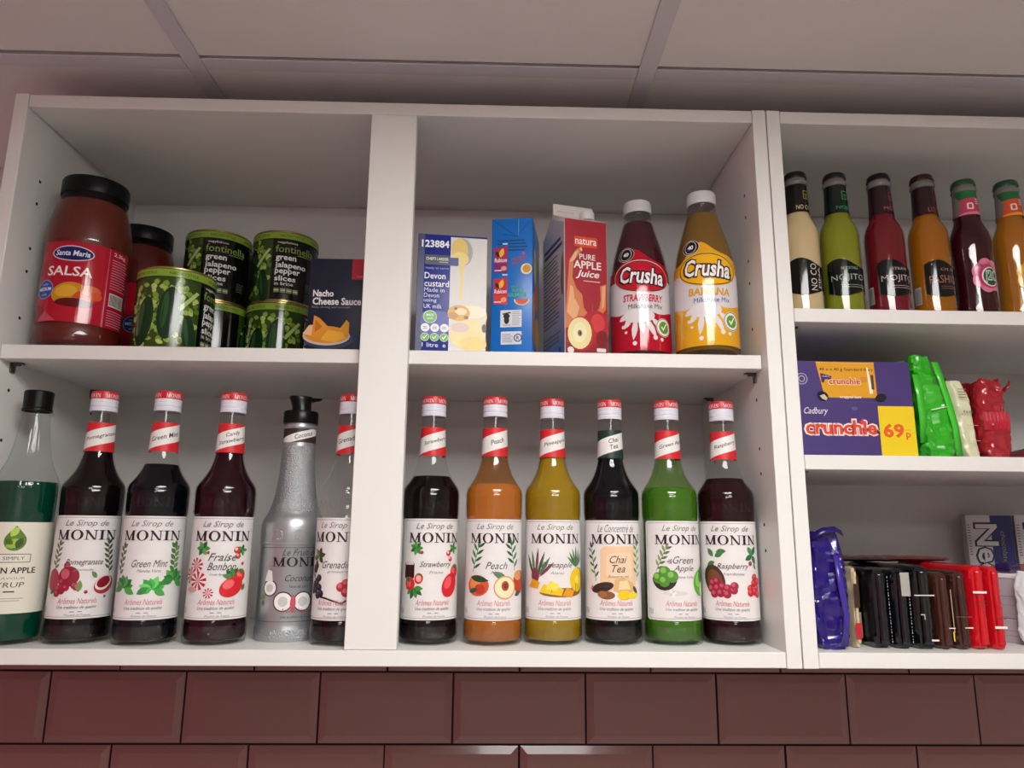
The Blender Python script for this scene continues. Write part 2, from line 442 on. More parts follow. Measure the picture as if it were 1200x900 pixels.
def strawberry(P, u, v, rx, ry, rot=0.):
    P.poly(ell(u, v, rx, ry, rot), '#d8202c').circ(u-rx*.25, v+ry*.15, rx*.45, '#ee5a5e', ry*.5, rot, 12)
    for i in range(5): P.circ(u+rx*random.uniform(-.5, .5), v+ry*random.uniform(-.6, .4), .5, '#f5d28a', n=6)
    leaves(P, u+math.sin(-rot)*ry*.85, v+math.cos(rot)*ry*.85, 5, rx*.75, rx*.4, ['#3d8a3a', '#2f6d33'], PI*1.05, PI*.9)
def pic_strawberry(P, t):
    leaves(P, -24, t-36, 7, 9, 5, [G['l'], G['d'], '#56a048']); P.berry(-17, t-41, 2.2, '#a02830', '#d0505a')
    P.rect(-41, -26, t-72, t-53, '#3a1a1e', 2).rect(-40, -27, t-56, t-52, '#d6cfc8', 1)
    leaves(P, -26, t-83, 7, 14, 6, [G['l'], G['d']], 2.6, 4.2)
    strawberry(P, -32, t-78, 7, 8, .3); strawberry(P, -20, t-72, 5.5, 6.5, -.2); P.circ(-20, t-72, 3.4, '#f2a8a0', 4)
    leaves(P, 25, t-36, 5, 8, 4, [G['l'], G['d']]); P.berry(17, t-42, 3.5, '#c8323c', '#f0c8c4').berry(20, t-49, 3, '#c83a40', '#efb0aa')
    strawberry(P, 28, t-64, 7, 9, -.3); P.poly(ell(20, t-80, 11, 15, -.45), '#d51f2c').circ(17, t-77, 5, '#ea5560', 8, -.45)
def pic_peach(P, t):
    P.sprig(-30, t-64, 30, PI*.42, [G['d'], '#477a4c'], 7, 12, 3.4); P.sprig(26, t-62, 30, PI*.56, ['#4a7f52', G['d']], 7, 12, 3.4)
    P.circ(-23, t-80, 15, '#d4562f', 12.5).circ(-27, t-78, 8, '#e8924c', 8).circ(-20, t-84, 7, '#c23a2c', 6)
    P.leaf(-34, t-70, 26, 8, -.15, '#24452c').leaf(-36, t-88, 14, 6, .3, '#2d5536')
    P.circ(36, t-76, 12.5, '#c4402a', 14).circ(33, t-68, 8, '#e6a05a', 6); P.leaf(14, t-72, 20, 8, 2.7, '#4f8255')
    P.circ(12, t-82, 14.5, '#dda06a', 14).circ(12, t-82, 12.8, '#f4e3b8', 12.3).circ(12, t-80, 5, '#b5583a', 6).circ(12.5, t-80, 3.2, '#7d3226', 4)
    P.leaf(26, t-92, 14, 6, .4, '#2d5536')
def pic_pineapple(P, t):
    for i in range(6): P.leaf(-30+i*1.5, t-70, 36-abs(i-2)*3, 4.2, 1.95-.24*i, ['#3d5b3c', '#557a4e', '#7a3b4c'][i % 3])
    P.circ(-28, t-68, 6, '#7c3348', 9)
    for i in range(7): P.leaf(28, t-58, 26-abs(i-3)*2, 3.4, 2.4-.28*i, ['#5a8458', '#3e6844'][i % 2])
    P.circ(8, t-88, 30, '#8a5f26', 5.5)
    P.circ(32, t-74, 14, '#7f5a20', 16).circ(30, t-73, 12.5, '#edc71c', 14.5).circ(30, t-73, 4, '#f6de62', 5)
    for u, v, c in ((-30, 78, '#e2a018'), (-14, 84, '#f0c924'), (0, 86, '#eebc1e'), (15, 88, '#e59a1c'), (-6, 80, '#f7da50')):
        P.poly([(u-8, t-v-4), (u+6, t-v-6), (u+9, t-v+2), (u-2, t-v+6)], c)
def pic_chai(P, t):
    P.rect(-22, 26, t-86, t-32, '#edc7a0', 8).rect(-14, 20, t-70, t-40, '#efd0ae', 6)
    P.sprig(-28, t-74, 40, PI*.56, ['#48603c', '#6f9152', '#2f3f33'], 9, 9, 2.8); P.sprig(28, t-74, 42, PI*.5, ['#7ba458', '#5d8a4c'], 9, 9, 2.8)
    P.circ(-20, t-82, 15, '#3a2620', 6, .25).circ(-14, t-91, 10, '#8a5632', 5).circ(-20, t-90, 6, '#a06a40', 4)
    for i in range(6): P.berry(-28+i*3.2, t-80-random.random()*4, 2, '#2b1b18', '#5a3a2c')
    P.poly([(-6, t-86), (-4, t-72), (6, t-70), (20, t-76), (26, t-86), (14, t-92)], '#dcb27a').poly([(0, t-84), (2, t-74), (12, t-73), (16, t-84)], '#ecd2a2')
    P.circ(8, t-91, 9, '#eec81c', 5.5).circ(20, t-91, 7, '#f3d43a', 4.5).leaf(20, t-80, 12, 5, -.9, '#4a3a22').leaf(-36, t-86, 8, 3, 1.1, '#d0788a')
def pic_greenapple(P, t):
    P.sprig(-34, t-62, 30, PI*.36, ['#57774a', '#8a9a62'], 9, 9, 3.2); leaves(P, -16, t-50, 6, 4, 2, ['#b8a8b4', '#8f8294'])
    P.poly([(-40, t-70)]+[(-24+16*math.cos(a), t-70+15*math.sin(a)) for a in [PI+PI*i/10 for i in range(11)]]+[(-8, t-70)], '#2b2622')
    for u, v, r in ((-32, 70, 7), (-23, 63, 7.5), (-14, 68, 7.5), (-24, 74, 7)): P.berry(u, t-v, r, '#4f8f30', '#86bb56')
    P.circ(-10, t-88, 15, '#dcd6d0', 3); leaves(P, -14, t-88, 5, 5, 3, ['#f2ece6', '#d8ccc8'])
    P.circ(28, t-76, 14, '#5fae3c', 16).circ(24, t-72, 6, '#8fd064', 9).circ(34, t-68, 9, '#2f7f44', 12).circ(33, t-84, 6, '#cfe8a8', 9)
    P.text('', 0, 0, 1, 1, '#000000')
def pic_raspberry(P, t):
    for a, u, v in ((.5, -22, 44), (2.2, -24, 44), (3.6, -22, 50), (.1, -20, 38)): P.leaf(u, t-v, 13, 7, a, ['#3f7a42', '#2d5f36'][int(v) % 2])
    for a in (1.0, 2.2, 3.6, 5.2): P.leaf(28, t-42, 13, 7, a, ['#3d9050', '#276a38'][int(a) % 2])
    P.berry(24, t-52, 3, '#8a2430', '#b8505a').leaf(30, t-52, 9, 4, -1.1, '#3f7a42')
    P.poly(ell(-24, t-72, 14, 19, .35), '#4b3323').poly(ell(-23, t-74, 10, 15, .35), '#7a4a30')
    for u, v in ((-26, 76), (-20, 74), (-28, 83), (-20, 82), (-13, 80), (-7, 82), (-16, 88), (-8, 89), (-24, 89), (0, 84), (1, 79)): P.berry(u, t-v, 5, '#9c2038', '#c8506a')
    for u, v in ((22, 82), (28, 76), (34, 82), (29, 86), (36, 74), (30, 69), (22, 87), (35, 89)): P.berry(u, t-v, 4.8, '#c02230', '#e05a60')
def pic_pomegranate(P, t):
    P.sprig(-34, t-66, 30, PI*.46, ['#6d7440', '#4f5f36'], 9, 8, 3); P.sprig(32, t-70, 36, PI*.55, ['#384a2c', '#55663a'], 11, 9, 3.4)
    P.circ(-34, t-76, 9, '#a8324a', 13).circ(-14, t-72, 12, '#8f2034', 12).circ(-18, t-69, 5, '#c65a68', 6); P.leaf(-20, t-62, 8, 4, 1.2, '#a33a44').leaf(-14, t-62, 8, 4, 1.9, '#b8505a')
    for i in range(14): P.berry(-27+random.uniform(0, 24), t-92+random.uniform(0, 14), 4, '#9c1f35', '#c04a5e')
    P.leaf(-2, t-90, 14, 7, 1.5, '#7d8f52').leaf(-36, t-92, 10, 5, .6, '#55703a')
    P.circ(26, t-82, 13, '#b13442', 10, .5).circ(25, t-80, 11, '#efe0d2', 7.5, .5).circ(25, t-79, 9, '#8c1a2c', 6, .5).leaf(16, t-74, 10, 5, 2.2, '#5f8a4a').berry(6, t-90, 2, '#8f2034', '#b04a5a').berry(28, t-96, 1.6, '#7c2033', '#a04a5a')
def pic_mint(P, t):
    P.sprig(-38, t-72, 34, PI*.46, ['#5d7a52', '#3d5b3c'], 9, 8, 4.4); P.sprig(30, t-72, 34, PI*.5, ['#6f9a56', '#4a7a3e'], 10, 9, 5)
    for c, k in (((-28, 84), 0), ((6, 86), 1), ((30, 76), 2)):
        leaves(P, c[0], t-c[1], 7, 15, 8.5, [['#3f8a45', '#2c6d37', '#5aa05c'], ['#45b64a', '#2f9a3c', '#74cf6c'], ['#3f8f40', '#59a850', '#2f7a36']][k], .2, PI*1.15)
        P.leaf(c[0]-4, t-c[1]+2, 14, 8, -2.6, '#3a8a3e').leaf(c[0]+2, t-c[1], 15, 8, -.5, '#4aa54a')
def pic_candy(P, t):
    leaves(P, -23, t-38, 6, 9, 5.5, [G['l'], G['d'], '#5aa04c']); P.berry(-16, t-43, 2, '#a02830', '#c0505a')
    for u, v, r in ((-30, 58, 9), (-38, 70, 10), (-26, 76, 11), (-12, 90, 6)):
        P.circ(u, t-v, r, '#f2e6e2')
        for i in range(9):
            a = 2*PI*i/9; b = a+.38
            P.poly([(u, t-v), (u+r*math.cos(a), t-v+r*math.sin(a)), (u+r*math.cos(b), t-v+r*math.sin(b))], '#b5283c')
    P.circ(-34, t-86, 8, '#d8a0a0', 3)
    leaves(P, 24, t-40, 5, 8, 4, [G['l'], G['d']]); P.berry(17, t-40, 4, '#c8323c', '#f0c8c4').berry(19, t-47, 3.4, '#c83a40', '#efb0aa').berry(26, t-56, 2, '#b02a34', '#d86068')
    leaves(P, 14, t-72, 5, 12, 6, [G['l'], G['d']], .5, 3); strawberry(P, 24, t-70, 7, 8, -.2); P.poly(ell(14, t-83, 15, 11, .5), '#d8222e').poly(ell(10, t-80, 7, 5, .5), '#ec6a6a').leaf(28, t-88, 9, 5, 1.2, '#3f7a40')
def pic_grenadine(P, t):
    for a in (1.2, 2.3, .2, 3.6, -.9): P.leaf(-26, t-46, 11, 6, a, ['#3a4a26', '#6d7a34', '#2f3c22'][int(a*2) % 3])
    P.sprig(-33, t-82, 30, PI*.5, ['#3d4a2c', '#57683a'], 6, 8, 3.6)
    for u, v in ((-34, 80), (-28, 78), (-23, 83), (-30, 86), (-36, 87), (-20, 90), (-25, 92), (-34, 62), (-30, 58), (-24, 72)): P.berry(u, t-v, 4.4, '#1c1620', '#4a4456')
    P.poly([(-30, t-93), (-12, t-96), (8, t-102), (14, t-98), (12, t-97), (7, t-100), (-12, t-94), (-30, t-91)], '#2a1c1a')
    for u, v in ((6, 82), (12, 78), (18, 84), (12, 88), (24, 80), (22, 88), (28, 74)): P.berry(u, t-v, 5.5, '#b0243a', '#d8606e')
def pic_coconut(P, t):
    for u, v, r in ((-32, 66, 10), (-14, 82, 12), (10, 82, 12)):
        P.circ(u, t-v, r, '#3f3128').circ(u, t-v, r-1.4, '#eeeae6').circ(u, t-v, r*.5, '#c9c7c6')
    P.poly([(-40, t-58), (-36, t-44), (-30, t-46), (-28, t-58)], '#e6e2de'); P.leaf(-46, t-80, 10, 6, .6, '#7c8a48').leaf(-42, t-88, 8, 5, 1.4, '#5d7038')
    P.circ(-2, t-84, 3.4, '#c05060', 10)
def monin_front(P, first, names, sub, pic, vol, t=150., dark='#2c1719', grey='#7d7674'):
    P.frame(-48, 48, 31.5, 147.5, 3.5, .55, '#8d8887')
    pic(P, t)
    P.text(first, -1, t-10.2, 48, 9.2, grey, .4)
    P.serif('MONIN', 0, t-23.3, 69, 11.6, dark)
    n = len(names)
    for i, s in enumerate(names):
        P.text(s, 1, t-(56 if n == 1 else 48)-i*11, min(40, 5.4*len(s)), 8.6 if n == 1 else 9, '#4c4446', .4)
    P.text(sub, 1, t-(64.5 if n == 1 else 68.5), min(26, 2.9*len(sub)), 3.4, '#8a7f80', .4)
    P.text('Arômes Naturels', -2, t-100, 42, 6.6, '#cf7a84', .3)
    P.text('Une tradition de qualité', -2, t-107.6, 42, 4.6, '#6b6364', .35)
    P.rect(-8, -3.5, t-112.6, t-112, '#4a4244').rect(0, 4.5, t-112.6, t-112, '#4a4244')
    P.text('Produit de France', 0, t-116, 27, 2.4, '#8a8284', .3)
    P.text(vol, -43, t-110, 6.5, 6.5, '#8a8486')
def neck_label(bot, lines, band, mp, R, v0, v1, rf):
    N = Print(); W = R*2.15
    N.rect(-W, W, v0, v1, band)
    pb = N.build(bot, mp, 1.5, 4, names={'picture': 'neck_label'}, off0=.0003)['picture']
    L = Print(); h = v1-v0; sl = .30
    a = [(-W, v0+h*.47-sl*W), (W, v0+h*.47+sl*W), (W, v0+h*.47+h*.56+sl*W), (-W, v0+h*.47+h*.56-sl*W)]
    # the pale band climbs to the right and is cut by the label's edges
    lo = lambda u: max(v0, min(v1, v0+h*.22+sl*u)); hi = lambda u: max(v0, min(v1, v0+h*.80+sl*u))
    us = [-W+2*W*i/24 for i in range(25)]
    q = [[(us[i], lo(us[i])), (us[i+1], lo(us[i+1])), (us[i+1], hi(us[i+1])), (us[i], hi(us[i]))] for i in range(24)]
    L.polys([p for p in q if p[3][1]-p[0][1] > .1 or p[2][1]-p[1][1] > .1], '#e9e6e2')
    n = len(lines)
    for i, s in enumerate(lines):
        L.text(s, 2, v0+h*.51+sl*2+(n-1)*4.2-i*8.4, min(3.6*len(s), 40), 6.2, '#38302f', .3, .01, rot=math.atan(sl)*.9)
    L.build(pb, mp, 1.5, 4, off0=.00036, names={'picture': 'pale_band'})
SYRUPS = [
 # x, y, turn, liquid (colour, transmission, roughness), level, film, neck lines, band, first, names, sub, picture, vol, label
 (.133, .060, -3, ('#0e0709', 0, .06), 236, None, ['Pomegranate'], '#d3252c', 'Le Sirop de', ['Pomegranate'], 'grenade', pic_pomegranate, '70cl', 'near-black syrup bottle with pomegranates on its white label'),
 (.218, .053, -5, ('#070a10', 0, .06), 214, None, ['Green Mint'], '#d3252c', 'Le Sirop de', ['Green Mint'], 'Menthe Verte', pic_mint, '70cl', 'very dark syrup bottle with green mint leaves on its white label'),
 (.300, .058, 2, ('#230510', .0, .06), 240, None, ['Candy', 'Strawberry'], '#d3252c', 'Le Sirop de', ['Fraise', 'Bonbon'], 'Candy Strawberry', pic_candy, '70cl', 'dark wine-red syrup bottle with striped sweets on its white label'),
 (.453, .059, -13, ('#0d0506', 0, .06), 112, None, ['Grenadine'], '#d3252c', 'Le Sirop de', ['Grenadine'], 'grenadine', pic_grenadine, '70cl', 'nearly empty clear syrup bottle with blackcurrants on its label beside the centre stile'),
 (.559, .068, 12, ('#0c0508', 0, .06), 203.5, None, ['Strawberry'], '#d3252c', 'Le Sirop de', ['Strawberry'], 'Fraise', pic_strawberry, '70cl', 'near-black syrup bottle with strawberries and a jam jar on its label'),
 (.640, .066, 5, ('#d9822e', .5, .04), 194, (.93, .62, .34), ['Peach'], '#d3252c', 'Le Sirop de', ['Peach'], 'Pêche', pic_peach, '70cl', 'clear amber syrup bottle with peaches on its white label'),
 (.716, .074, 8, ('#a88618', .25, .1), 240, None, ['Pineapple'], '#d3252c', 'Le Sirop de', ['Pineapple'], 'Ananas', pic_pineapple, '70cl', 'cloudy golden yellow syrup bottle with pineapple on its white label'),
 (.793, .076, 11, ('#06070c', 0, .06), 240, None, ['Chai', 'Tea'], '#16352c', 'Le Concentré de', ['Chai', 'Tea'], 'Boisson au thé', pic_chai, '70cl', 'near-black bottle with a dark green and white neck band'),
 (.869, .075, 24, ('#528c1e', .5, .05), 192, (.62, .82, .42), ['Green Apple'], '#d3252c', 'Le Sirop de', ['Green', 'Apple'], 'Pomme Verte', pic_greenapple, '70cl', 'bright green syrup bottle with a bowl of apples on its white label'),
 (.944, .077, 8, ('#22060d', .0, .06), 205, None, ['Raspberry'], '#d3252c', 'Le Sirop de', ['Raspberry'], 'framboise', pic_raspberry, '70cl', 'dark maroon syrup bottle with raspberries tipping from a bowl on its label'),
]
for (x, y, phi, (lc, ltr, lr), lev, film, nk, band, first, names, sub, pic, vol, lab) in SYRUPS:
    b = thing('syrup_bottle', lab, 'bottle', (x, y, FLOOR1), face_cam(x, y, phi), 'syrup bottles on the bottom board')
    gl = obj('glass_body', ME_GLASS, M_GLASS, b); obj('stippled_foot', ME_FOOT, M_GLASS_ST, gl)
    obj('liquid', liquid_mesh(lev), mat('syrup_%s' % lc.lstrip('#'), lc, lr, trans=ltr, spec=.12 if not ltr else .3, ior=1.36), b)
    if film: obj('liquid_film', film_mesh(lev, 232), glass('film_%s' % lc.lstrip('#'), film, .2), b)
    cap = obj('screw_cap', ME_CAP, M_CAPW, b); top = obj('cap_top', ME_CAPTOP, M_CAPRED, b)
    C = Print(); sp = random.uniform(0, 20)
    for k in range(4): C.serif('MONIN', -38+k*25+sp*0-6+sp*.3, 301.2, 19, 5.2, '#f0dcdc')
    C.build(top, cylmap(16.05), 2, off0=.0002)
    nl = cylmap(16.3, MPF)
    neck_label(b, nk, band, nl, 16.3, 229.5, 266.5, MPF)
    P0 = Print(); P0.poly(rrect(-51, 51, 29.5, 149.6, 4), '#e6e2e0')
    lb = P0.build(b, cylmap(35.6), 2.4, names={'picture': 'label'}, off0=.0003)['picture']
    P = Print(); monin_front(P, first, names, sub, pic, vol); P.build(lb, cylmap(35.6), 2.4, off0=.00036, step=.000012)
    E2 = Print(); E2.serif('MONIN', 0, 166.5, 62, 10, M_GLASS)
    E2.build(gl, cylmap(36.8), 2.4, off0=.0006, names={'lettering': 'embossed_lettering'})

# ---- ribbed clear plastic bottle of green syrup beside the left panel
x, y = .0565, .047
b = thing('syrup_bottle', 'ribbed plastic bottle of deep green syrup with a black cap and cream label', 'bottle', (x, y, FLOOR1), face_cam(x, y, -14), 'syrup bottles on the bottom board')
SP = [(0, 4), (26, 3), (31, .5), (34.5, 1.5), (36, 6), (36, 26), (35.2, 30), (35.2, 142), (36, 146), (36, 176)] + smoothprof([(36, 176), (35.4, 186), (32.5, 196), (28, 205), (23.5, 217), (20, 232), (17.5, 250), (15.8, 268), (15.2, 276)], 3)[1:]
def ribbed(name, prof, n=30, amp=.5, z0=150, z1=262, seg=120):
    me = lathe(name, prof, seg, 60)
    for v in me.vertices:
        z = v.co.z*1000
        if z0 < z < z1:
            k = 1+amp/36*math.cos(n*math.atan2(v.co.x, -v.co.y)); v.co.x *= k; v.co.y *= k
    me.update(); return me
obj('clear_body', ribbed('ribbed_bottle', SP), M_PLASTIC_CLEAR, b)
sf = interp(SP[3:]); pr = [(0, 6), (33, 6)]+[(sf(z)-1.2, z) for z in (10, 25, 32, 140, 148, 174, 180, 185, 189)]+[(sf(190)-1.6, 190), (0, 190)]
obj('liquid', lathe('liquid', pr, 56, 50), mat('syrup_deep_green', '#02402f', .08, spec=.35), b)
obj('neck_ring', lathe('neck_ring', [(15, 275), (18.6, 275.5), (18.6, 277.5), (15, 278.5)], 48), M_PLASTIC_CLEAR, b)
cp = lathe('cap', [(15, 279), (17, 279), (17, 282), (16.2, 283), (16.4, 303.5), (15.4, 305), (0, 305.3)], 72, 30)
for v in cp.vertices:
    if .2835 < v.co.z < .304:
        k = 1+.012*(1 if int(round(math.atan2(v.co.x, v.co.y)/(2*PI)*72)) % 2 else -1); v.co.x *= k; v.co.y *= k
obj('screw_cap', cp, M_BLACKPL, b)
P0 = Print(); P0.rect(-70, 70, 36, 141, '#e4e0cf'); lb = P0.build(b, cylmap(35.2), 2.4, names={'picture': 'label'}, off0=.0003)['picture']
P = Print(); c = 5
drop = [(c, 137)]+[(c+11.5*math.cos(a), 119+11.5*math.sin(a)) for a in [PI*.78+ (PI*1.44)*i/14 for i in range(15)]]
P.poly(drop, '#5c7f2c'); P.leaf(c-9, 112, 18, 11, .5, '#9cbc3e').leaf(c-5, 124, 14, 8, 1.0, '#b2cf5a').leaf(c+2, 110, 14, 8, 1.2, '#38551f').leaf(c-10, 121, 10, 7, -.6, '#47691f')
P.frame(c-16, c+18, 94, 104, .4, .7, '#3a3a34').text('SIMPLY', c+1, 99, 22, 4, '#4a4a44')
P.text('GREEN APPLE', c-4, 85, 58, 7, '#1e1e1c', 0, .02).text('FLAVOUR', c, 76, 30, 2.6, '#8a8778').text('SYRUP', c-2, 68.5, 34, 6, '#4c4a44', .1)
P.rect(c-5, c+6, 60, 61.4, '#2c2c2a').lines(c-28, c+24, 53, 2, 2.6, .7, '#9a978a')
P.build(lb, cylmap(35.2), 2.4, off0=.00036, step=.000015)

# ---- silver coconut puree bottle with a black pump
x, y = .379, .091
b = thing('syrup_bottle', 'silver puree bottle with a black pump top and coconuts on its label', 'bottle', (x, y, FLOOR1), face_cam(x, y, 10), 'syrup bottles on the bottom board')
CP = [(0, 2), (33, 1), (37.5, 0), (39.5, 3), (40, 8), (39.8, 15), (38.8, 18), (39, 22), (39.2, 117), (40, 119), (40, 139), (38.5, 146), (36, 151)] + smoothprof([(36, 151), (33.5, 155), (30.5, 162), (27.5, 172), (25, 185), (23.2, 200), (22, 215), (21.2, 230), (20.6, 246), (20.4, 266)], 3)[1:] + [(20.9, 267), (20.9, 269.5), (20, 271), (20, 276)]
M_SILV = mat('silver_plastic', '#b4b8bc', .34, metal=.7, var=.05, vscale=10)
M_SILVT = mat('textured_silver_plastic', '#b0b4b8', .3, metal=.7, bump=1.0, bscale=520)
obj('bottle_body', lathe('silver_body', CP, 64, 40), M_SILV, b)
cf = interp(CP[6:])
obj('textured_neck', lathe('textured_neck', [(cf(z)+.3, z) for z in range(158, 246, 4)], 64, 60), M_SILVT, b)
obj('textured_foot', lathe('textured_foot', [(39.4, 2.5), (40.3, 8), (40.1, 14.5)], 64, 60), M_SILVT, b)
obj('label_groove', lathe('label_groove', [(39.3, 116.2), (40.3, 117.2), (40.3, 118.2), (39.6, 118.9)], 64, 40), M_SILV, b)
AR = Print()
for u in (-52, -26, 0, 26, 52):
    o1 = [(u+6.2*math.cos(a), 130+5.2*math.sin(a)) for a in [PI*i/10 for i in range(11)]]; i1 = [(u+5*math.cos(a), 130+4*math.sin(a)) for a in [PI*i/10 for i in range(11)]]
    AR.polys([[o1[i], o1[i+1], i1[i+1], i1[i]] for i in range(10)]+[[(u-6.2, 124), (u-5, 124), (u-5, 130), (u-6.2, 130)], [(u+5, 124), (u+6.2, 124), (u+6.2, 130), (u+5, 130)], [(u-6.2, 123), (u+6.2, 123), (u+6.2, 124.4), (u-6.2, 124.4)]], M_SILVT)
AR.build(b, cylmap(40), 2.4, off0=.0007, names={'picture': 'embossed_arches'})
obj('pump_collar', lathe('pump_collar', [(20.6, 273), (22.2, 273), (22.6, 274.5), (22.6, 288), (21.8, 289.5), (14, 290), (14, 291)], 60, 30), M_BLACKPL, b)
pm = bmesh.new()
secs = [(291, 12.5, 0, 12.5), (295, 12.5, 0, 12), (301, 13.2, -1, 11.6), (306, 14.6, -1.2, 11.5), (309, 15.6, -1.4, 11.5), (310.4, 15.0, -1.4, 11.0)]
rings = []
for z, rx, cx, ry in secs:
    rings.append([pm.verts.new(((cx+rx*math.cos(2*PI*i/24))*.001, ry*math.sin(2*PI*i/24)*.001, z*.001)) for i in range(24)])
for a, c2 in zip(rings, rings[1:]):
    for i in range(24): pm.faces.new((a[i], a[(i+1) % 24], c2[(i+1) % 24], c2[i]))
pm.faces.new(rings[-1])
pump = obj('pump_head', bmesh_to('pump_head', pm, True, 40), M_BLACKPL, b)
sp = bmesh.new(); rr = []
for xx, zz, ry, rz in ((8, 306.3, 7, 3.6), (15, 307.2, 5.5, 3), (20, 308, 4.5, 2.4), (24, 308.6, 3.8, 1.9), (26, 309.6, 3.0, 1.2)):
    rr.append([sp.verts.new((xx*.001, ry*math.cos(2*PI*i/14)*.001, (zz+rz*math.sin(2*PI*i/14))*.001)) for i in range(14)])
for a, c2 in zip(rr, rr[1:]):
    for i in range(14): sp.faces.new((a[i], a[(i+1) % 14], c2[(i+1) % 14], c2[i]))
sp.faces.new(rr[-1])
obj('spout', bmesh_to('spout', sp, True, 40), M_BLACKPL, pump)
neck_label(b, ['Coconut'], '#3a2426', cylmap(20.7, cf), 20.7, 247, 265.5, cf)
P = Print(); P.frame(-52, 52, 24, 113, 3, .6, '#4a4d52')
pic_coconut(P, 130)
P.text('Le Fruit de', 4, 107, 44, 8, '#50535a', .4).serif('MONIN', 4, 95.5, 68, 11, '#241416')
P.text('Coconut', 4, 76, 34, 8, '#3f4248', .4).text('Noix de coco', 4, 66, 24, 3.2, '#55585e', .3)
P.text('Arômes Naturels', 4, 37.5, 40, 5, '#a8505c', .3).text('Une tradition de qualité', 4, 29.5, 40, 3.6, '#4a4d52', .3)
P.build(b, cylmap(39.1), 2.4, off0=.0004, step=.000015, names={'picture': 'label_print'})

# ================================================================== upper board, left half
Z2 = SH
# ---- two big salsa jars
JP = [(0, 3), (40, 2), (46, .5), (50, 2), (52, 8), (52, 28), (51.3, 30), (51.3, 146), (52, 148)] + smoothprof([(52, 148), (52, 168), (50.4, 182), (47.2, 197), (43.4, 211), (40.6, 222), (39.5, 228)], 3)[1:]
JIN = [(0, 6), (44, 6), (50.4, 12)] + [(r-1.5, z) for r, z in JP if 28 <= z <= 216] + [(0, 218)]
JP = [(r, z*.966) for r, z in JP]; JIN = [(r, z*.966) for r, z in JIN]
ME_JAR = lathe('jar_wall', JP, 72, 50); ME_SALSA = lathe('salsa', JIN, 56, 60)
ME_JLID = lathe('jar_lid', [(r, z-8) for r, z in [(38, 226.5), (41.2, 226.5), (41.6, 228), (41.6, 246), (40.6, 248.6), (38.5, 249.4), (34, 249.6), (33, 249), (0, 249)]], 72, 30)
M_SALSA = mat('salsa_red', '#641a10', .35, var=.35, vscale=26, spec=.4)
M_JARLID = mat('jar_lid_black', '#08090d', .35, spec=.25)
def salsa_jar(x, y, phi, lab):
    j = thing('salsa_jar', lab, 'jar', (x, y, Z2), face_cam(x, y, phi), 'salsa jars on the upper board')
    obj('clear_wall', ME_JAR, M_PLASTIC_CLEAR, j); obj('salsa', ME_SALSA, M_SALSA, j); obj('lid', ME_JLID, M_JARLID, j)
    mp = cylmap(51.3)
    P0 = Print(); P0.rect(-44, 80, 32, 140, '#b01329'); lb = P0.build(j, mp, 3, names={'picture': 'label'}, off0=.0003, rough=.1)['picture']
    P = Print()
    P.rect(44, 80, 32, 140, '#a8172f').rect(43.4, 44.2, 32, 140, '#d8607a')
    P.poly(ell(0, 124, 25.5, 10.5), '#d8d5e0').poly(ell(0, 124, 24.3, 9.3), '#15205c').text('Santa Maria', 0, 124.5, 41, 7.5, '#dfe3f4', .15, .02)
    P.text('SALSA', -2, 100, 55, 13, '#f2e6e2', .05, .015)
    P.circ(2, 70, 22, '#c98a1c', 15, .15).circ(-2, 73, 13, '#dba52a', 8, .2).circ(20, 66, 14, '#c44a24', 10, .3).circ(26, 76, 12, '#cf6a3a', 7).circ(8, 58, 22, '#5a0c12', 6).circ(32, 70, 8, '#d8542c', 6)
    P.poly([(-44, 33), (-20, 33), (-30, 52), (-44, 56)], '#8c0f22').poly([(-38, 33), (-10, 33), (-26, 46)], '#c04a5a')
    P.circ(-31, 75, 13, '#8fa4d8').circ(-31, 75, 12, '#2445a0').text('MEDIUM', -31, 75.5, 20, 4.6, '#e8ecf6', 0, .02).text('salsa', -31, 82, 10, 3, '#c8d0ea').text('mild', -31, 68, 8, 3, '#c8d0ea')
    P.text('2.3kg', 59, 133.5, 20, 6.5, '#efb8c4', 0, .02).lines(48, 76, 126, 12, 3.6, 1.3, '#d87a92', .2)
    P.rect(49, 74, 62, 80, '#ddd4cf')
    for i in range(13): P.rect(50.5+i*1.75, 50.5+i*1.75+random.choice((.6, 1.0, .8)), 63.5, 78.5, '#2b2322')
    P.lines(48, 77, 56, 7, 3.3, 1.2, '#d87a92', .15)
    P.build(lb, mp, 3, off0=.00036, step=.000015, rough=.1)
    return j
salsa_jar(.079, .073, -20, 'large jar of dark red salsa with a black lid and a red label')
salsa_jar(.0715, .2330, 30, 'salsa jar at the back, mostly hidden by the front jar and a pepper tin')

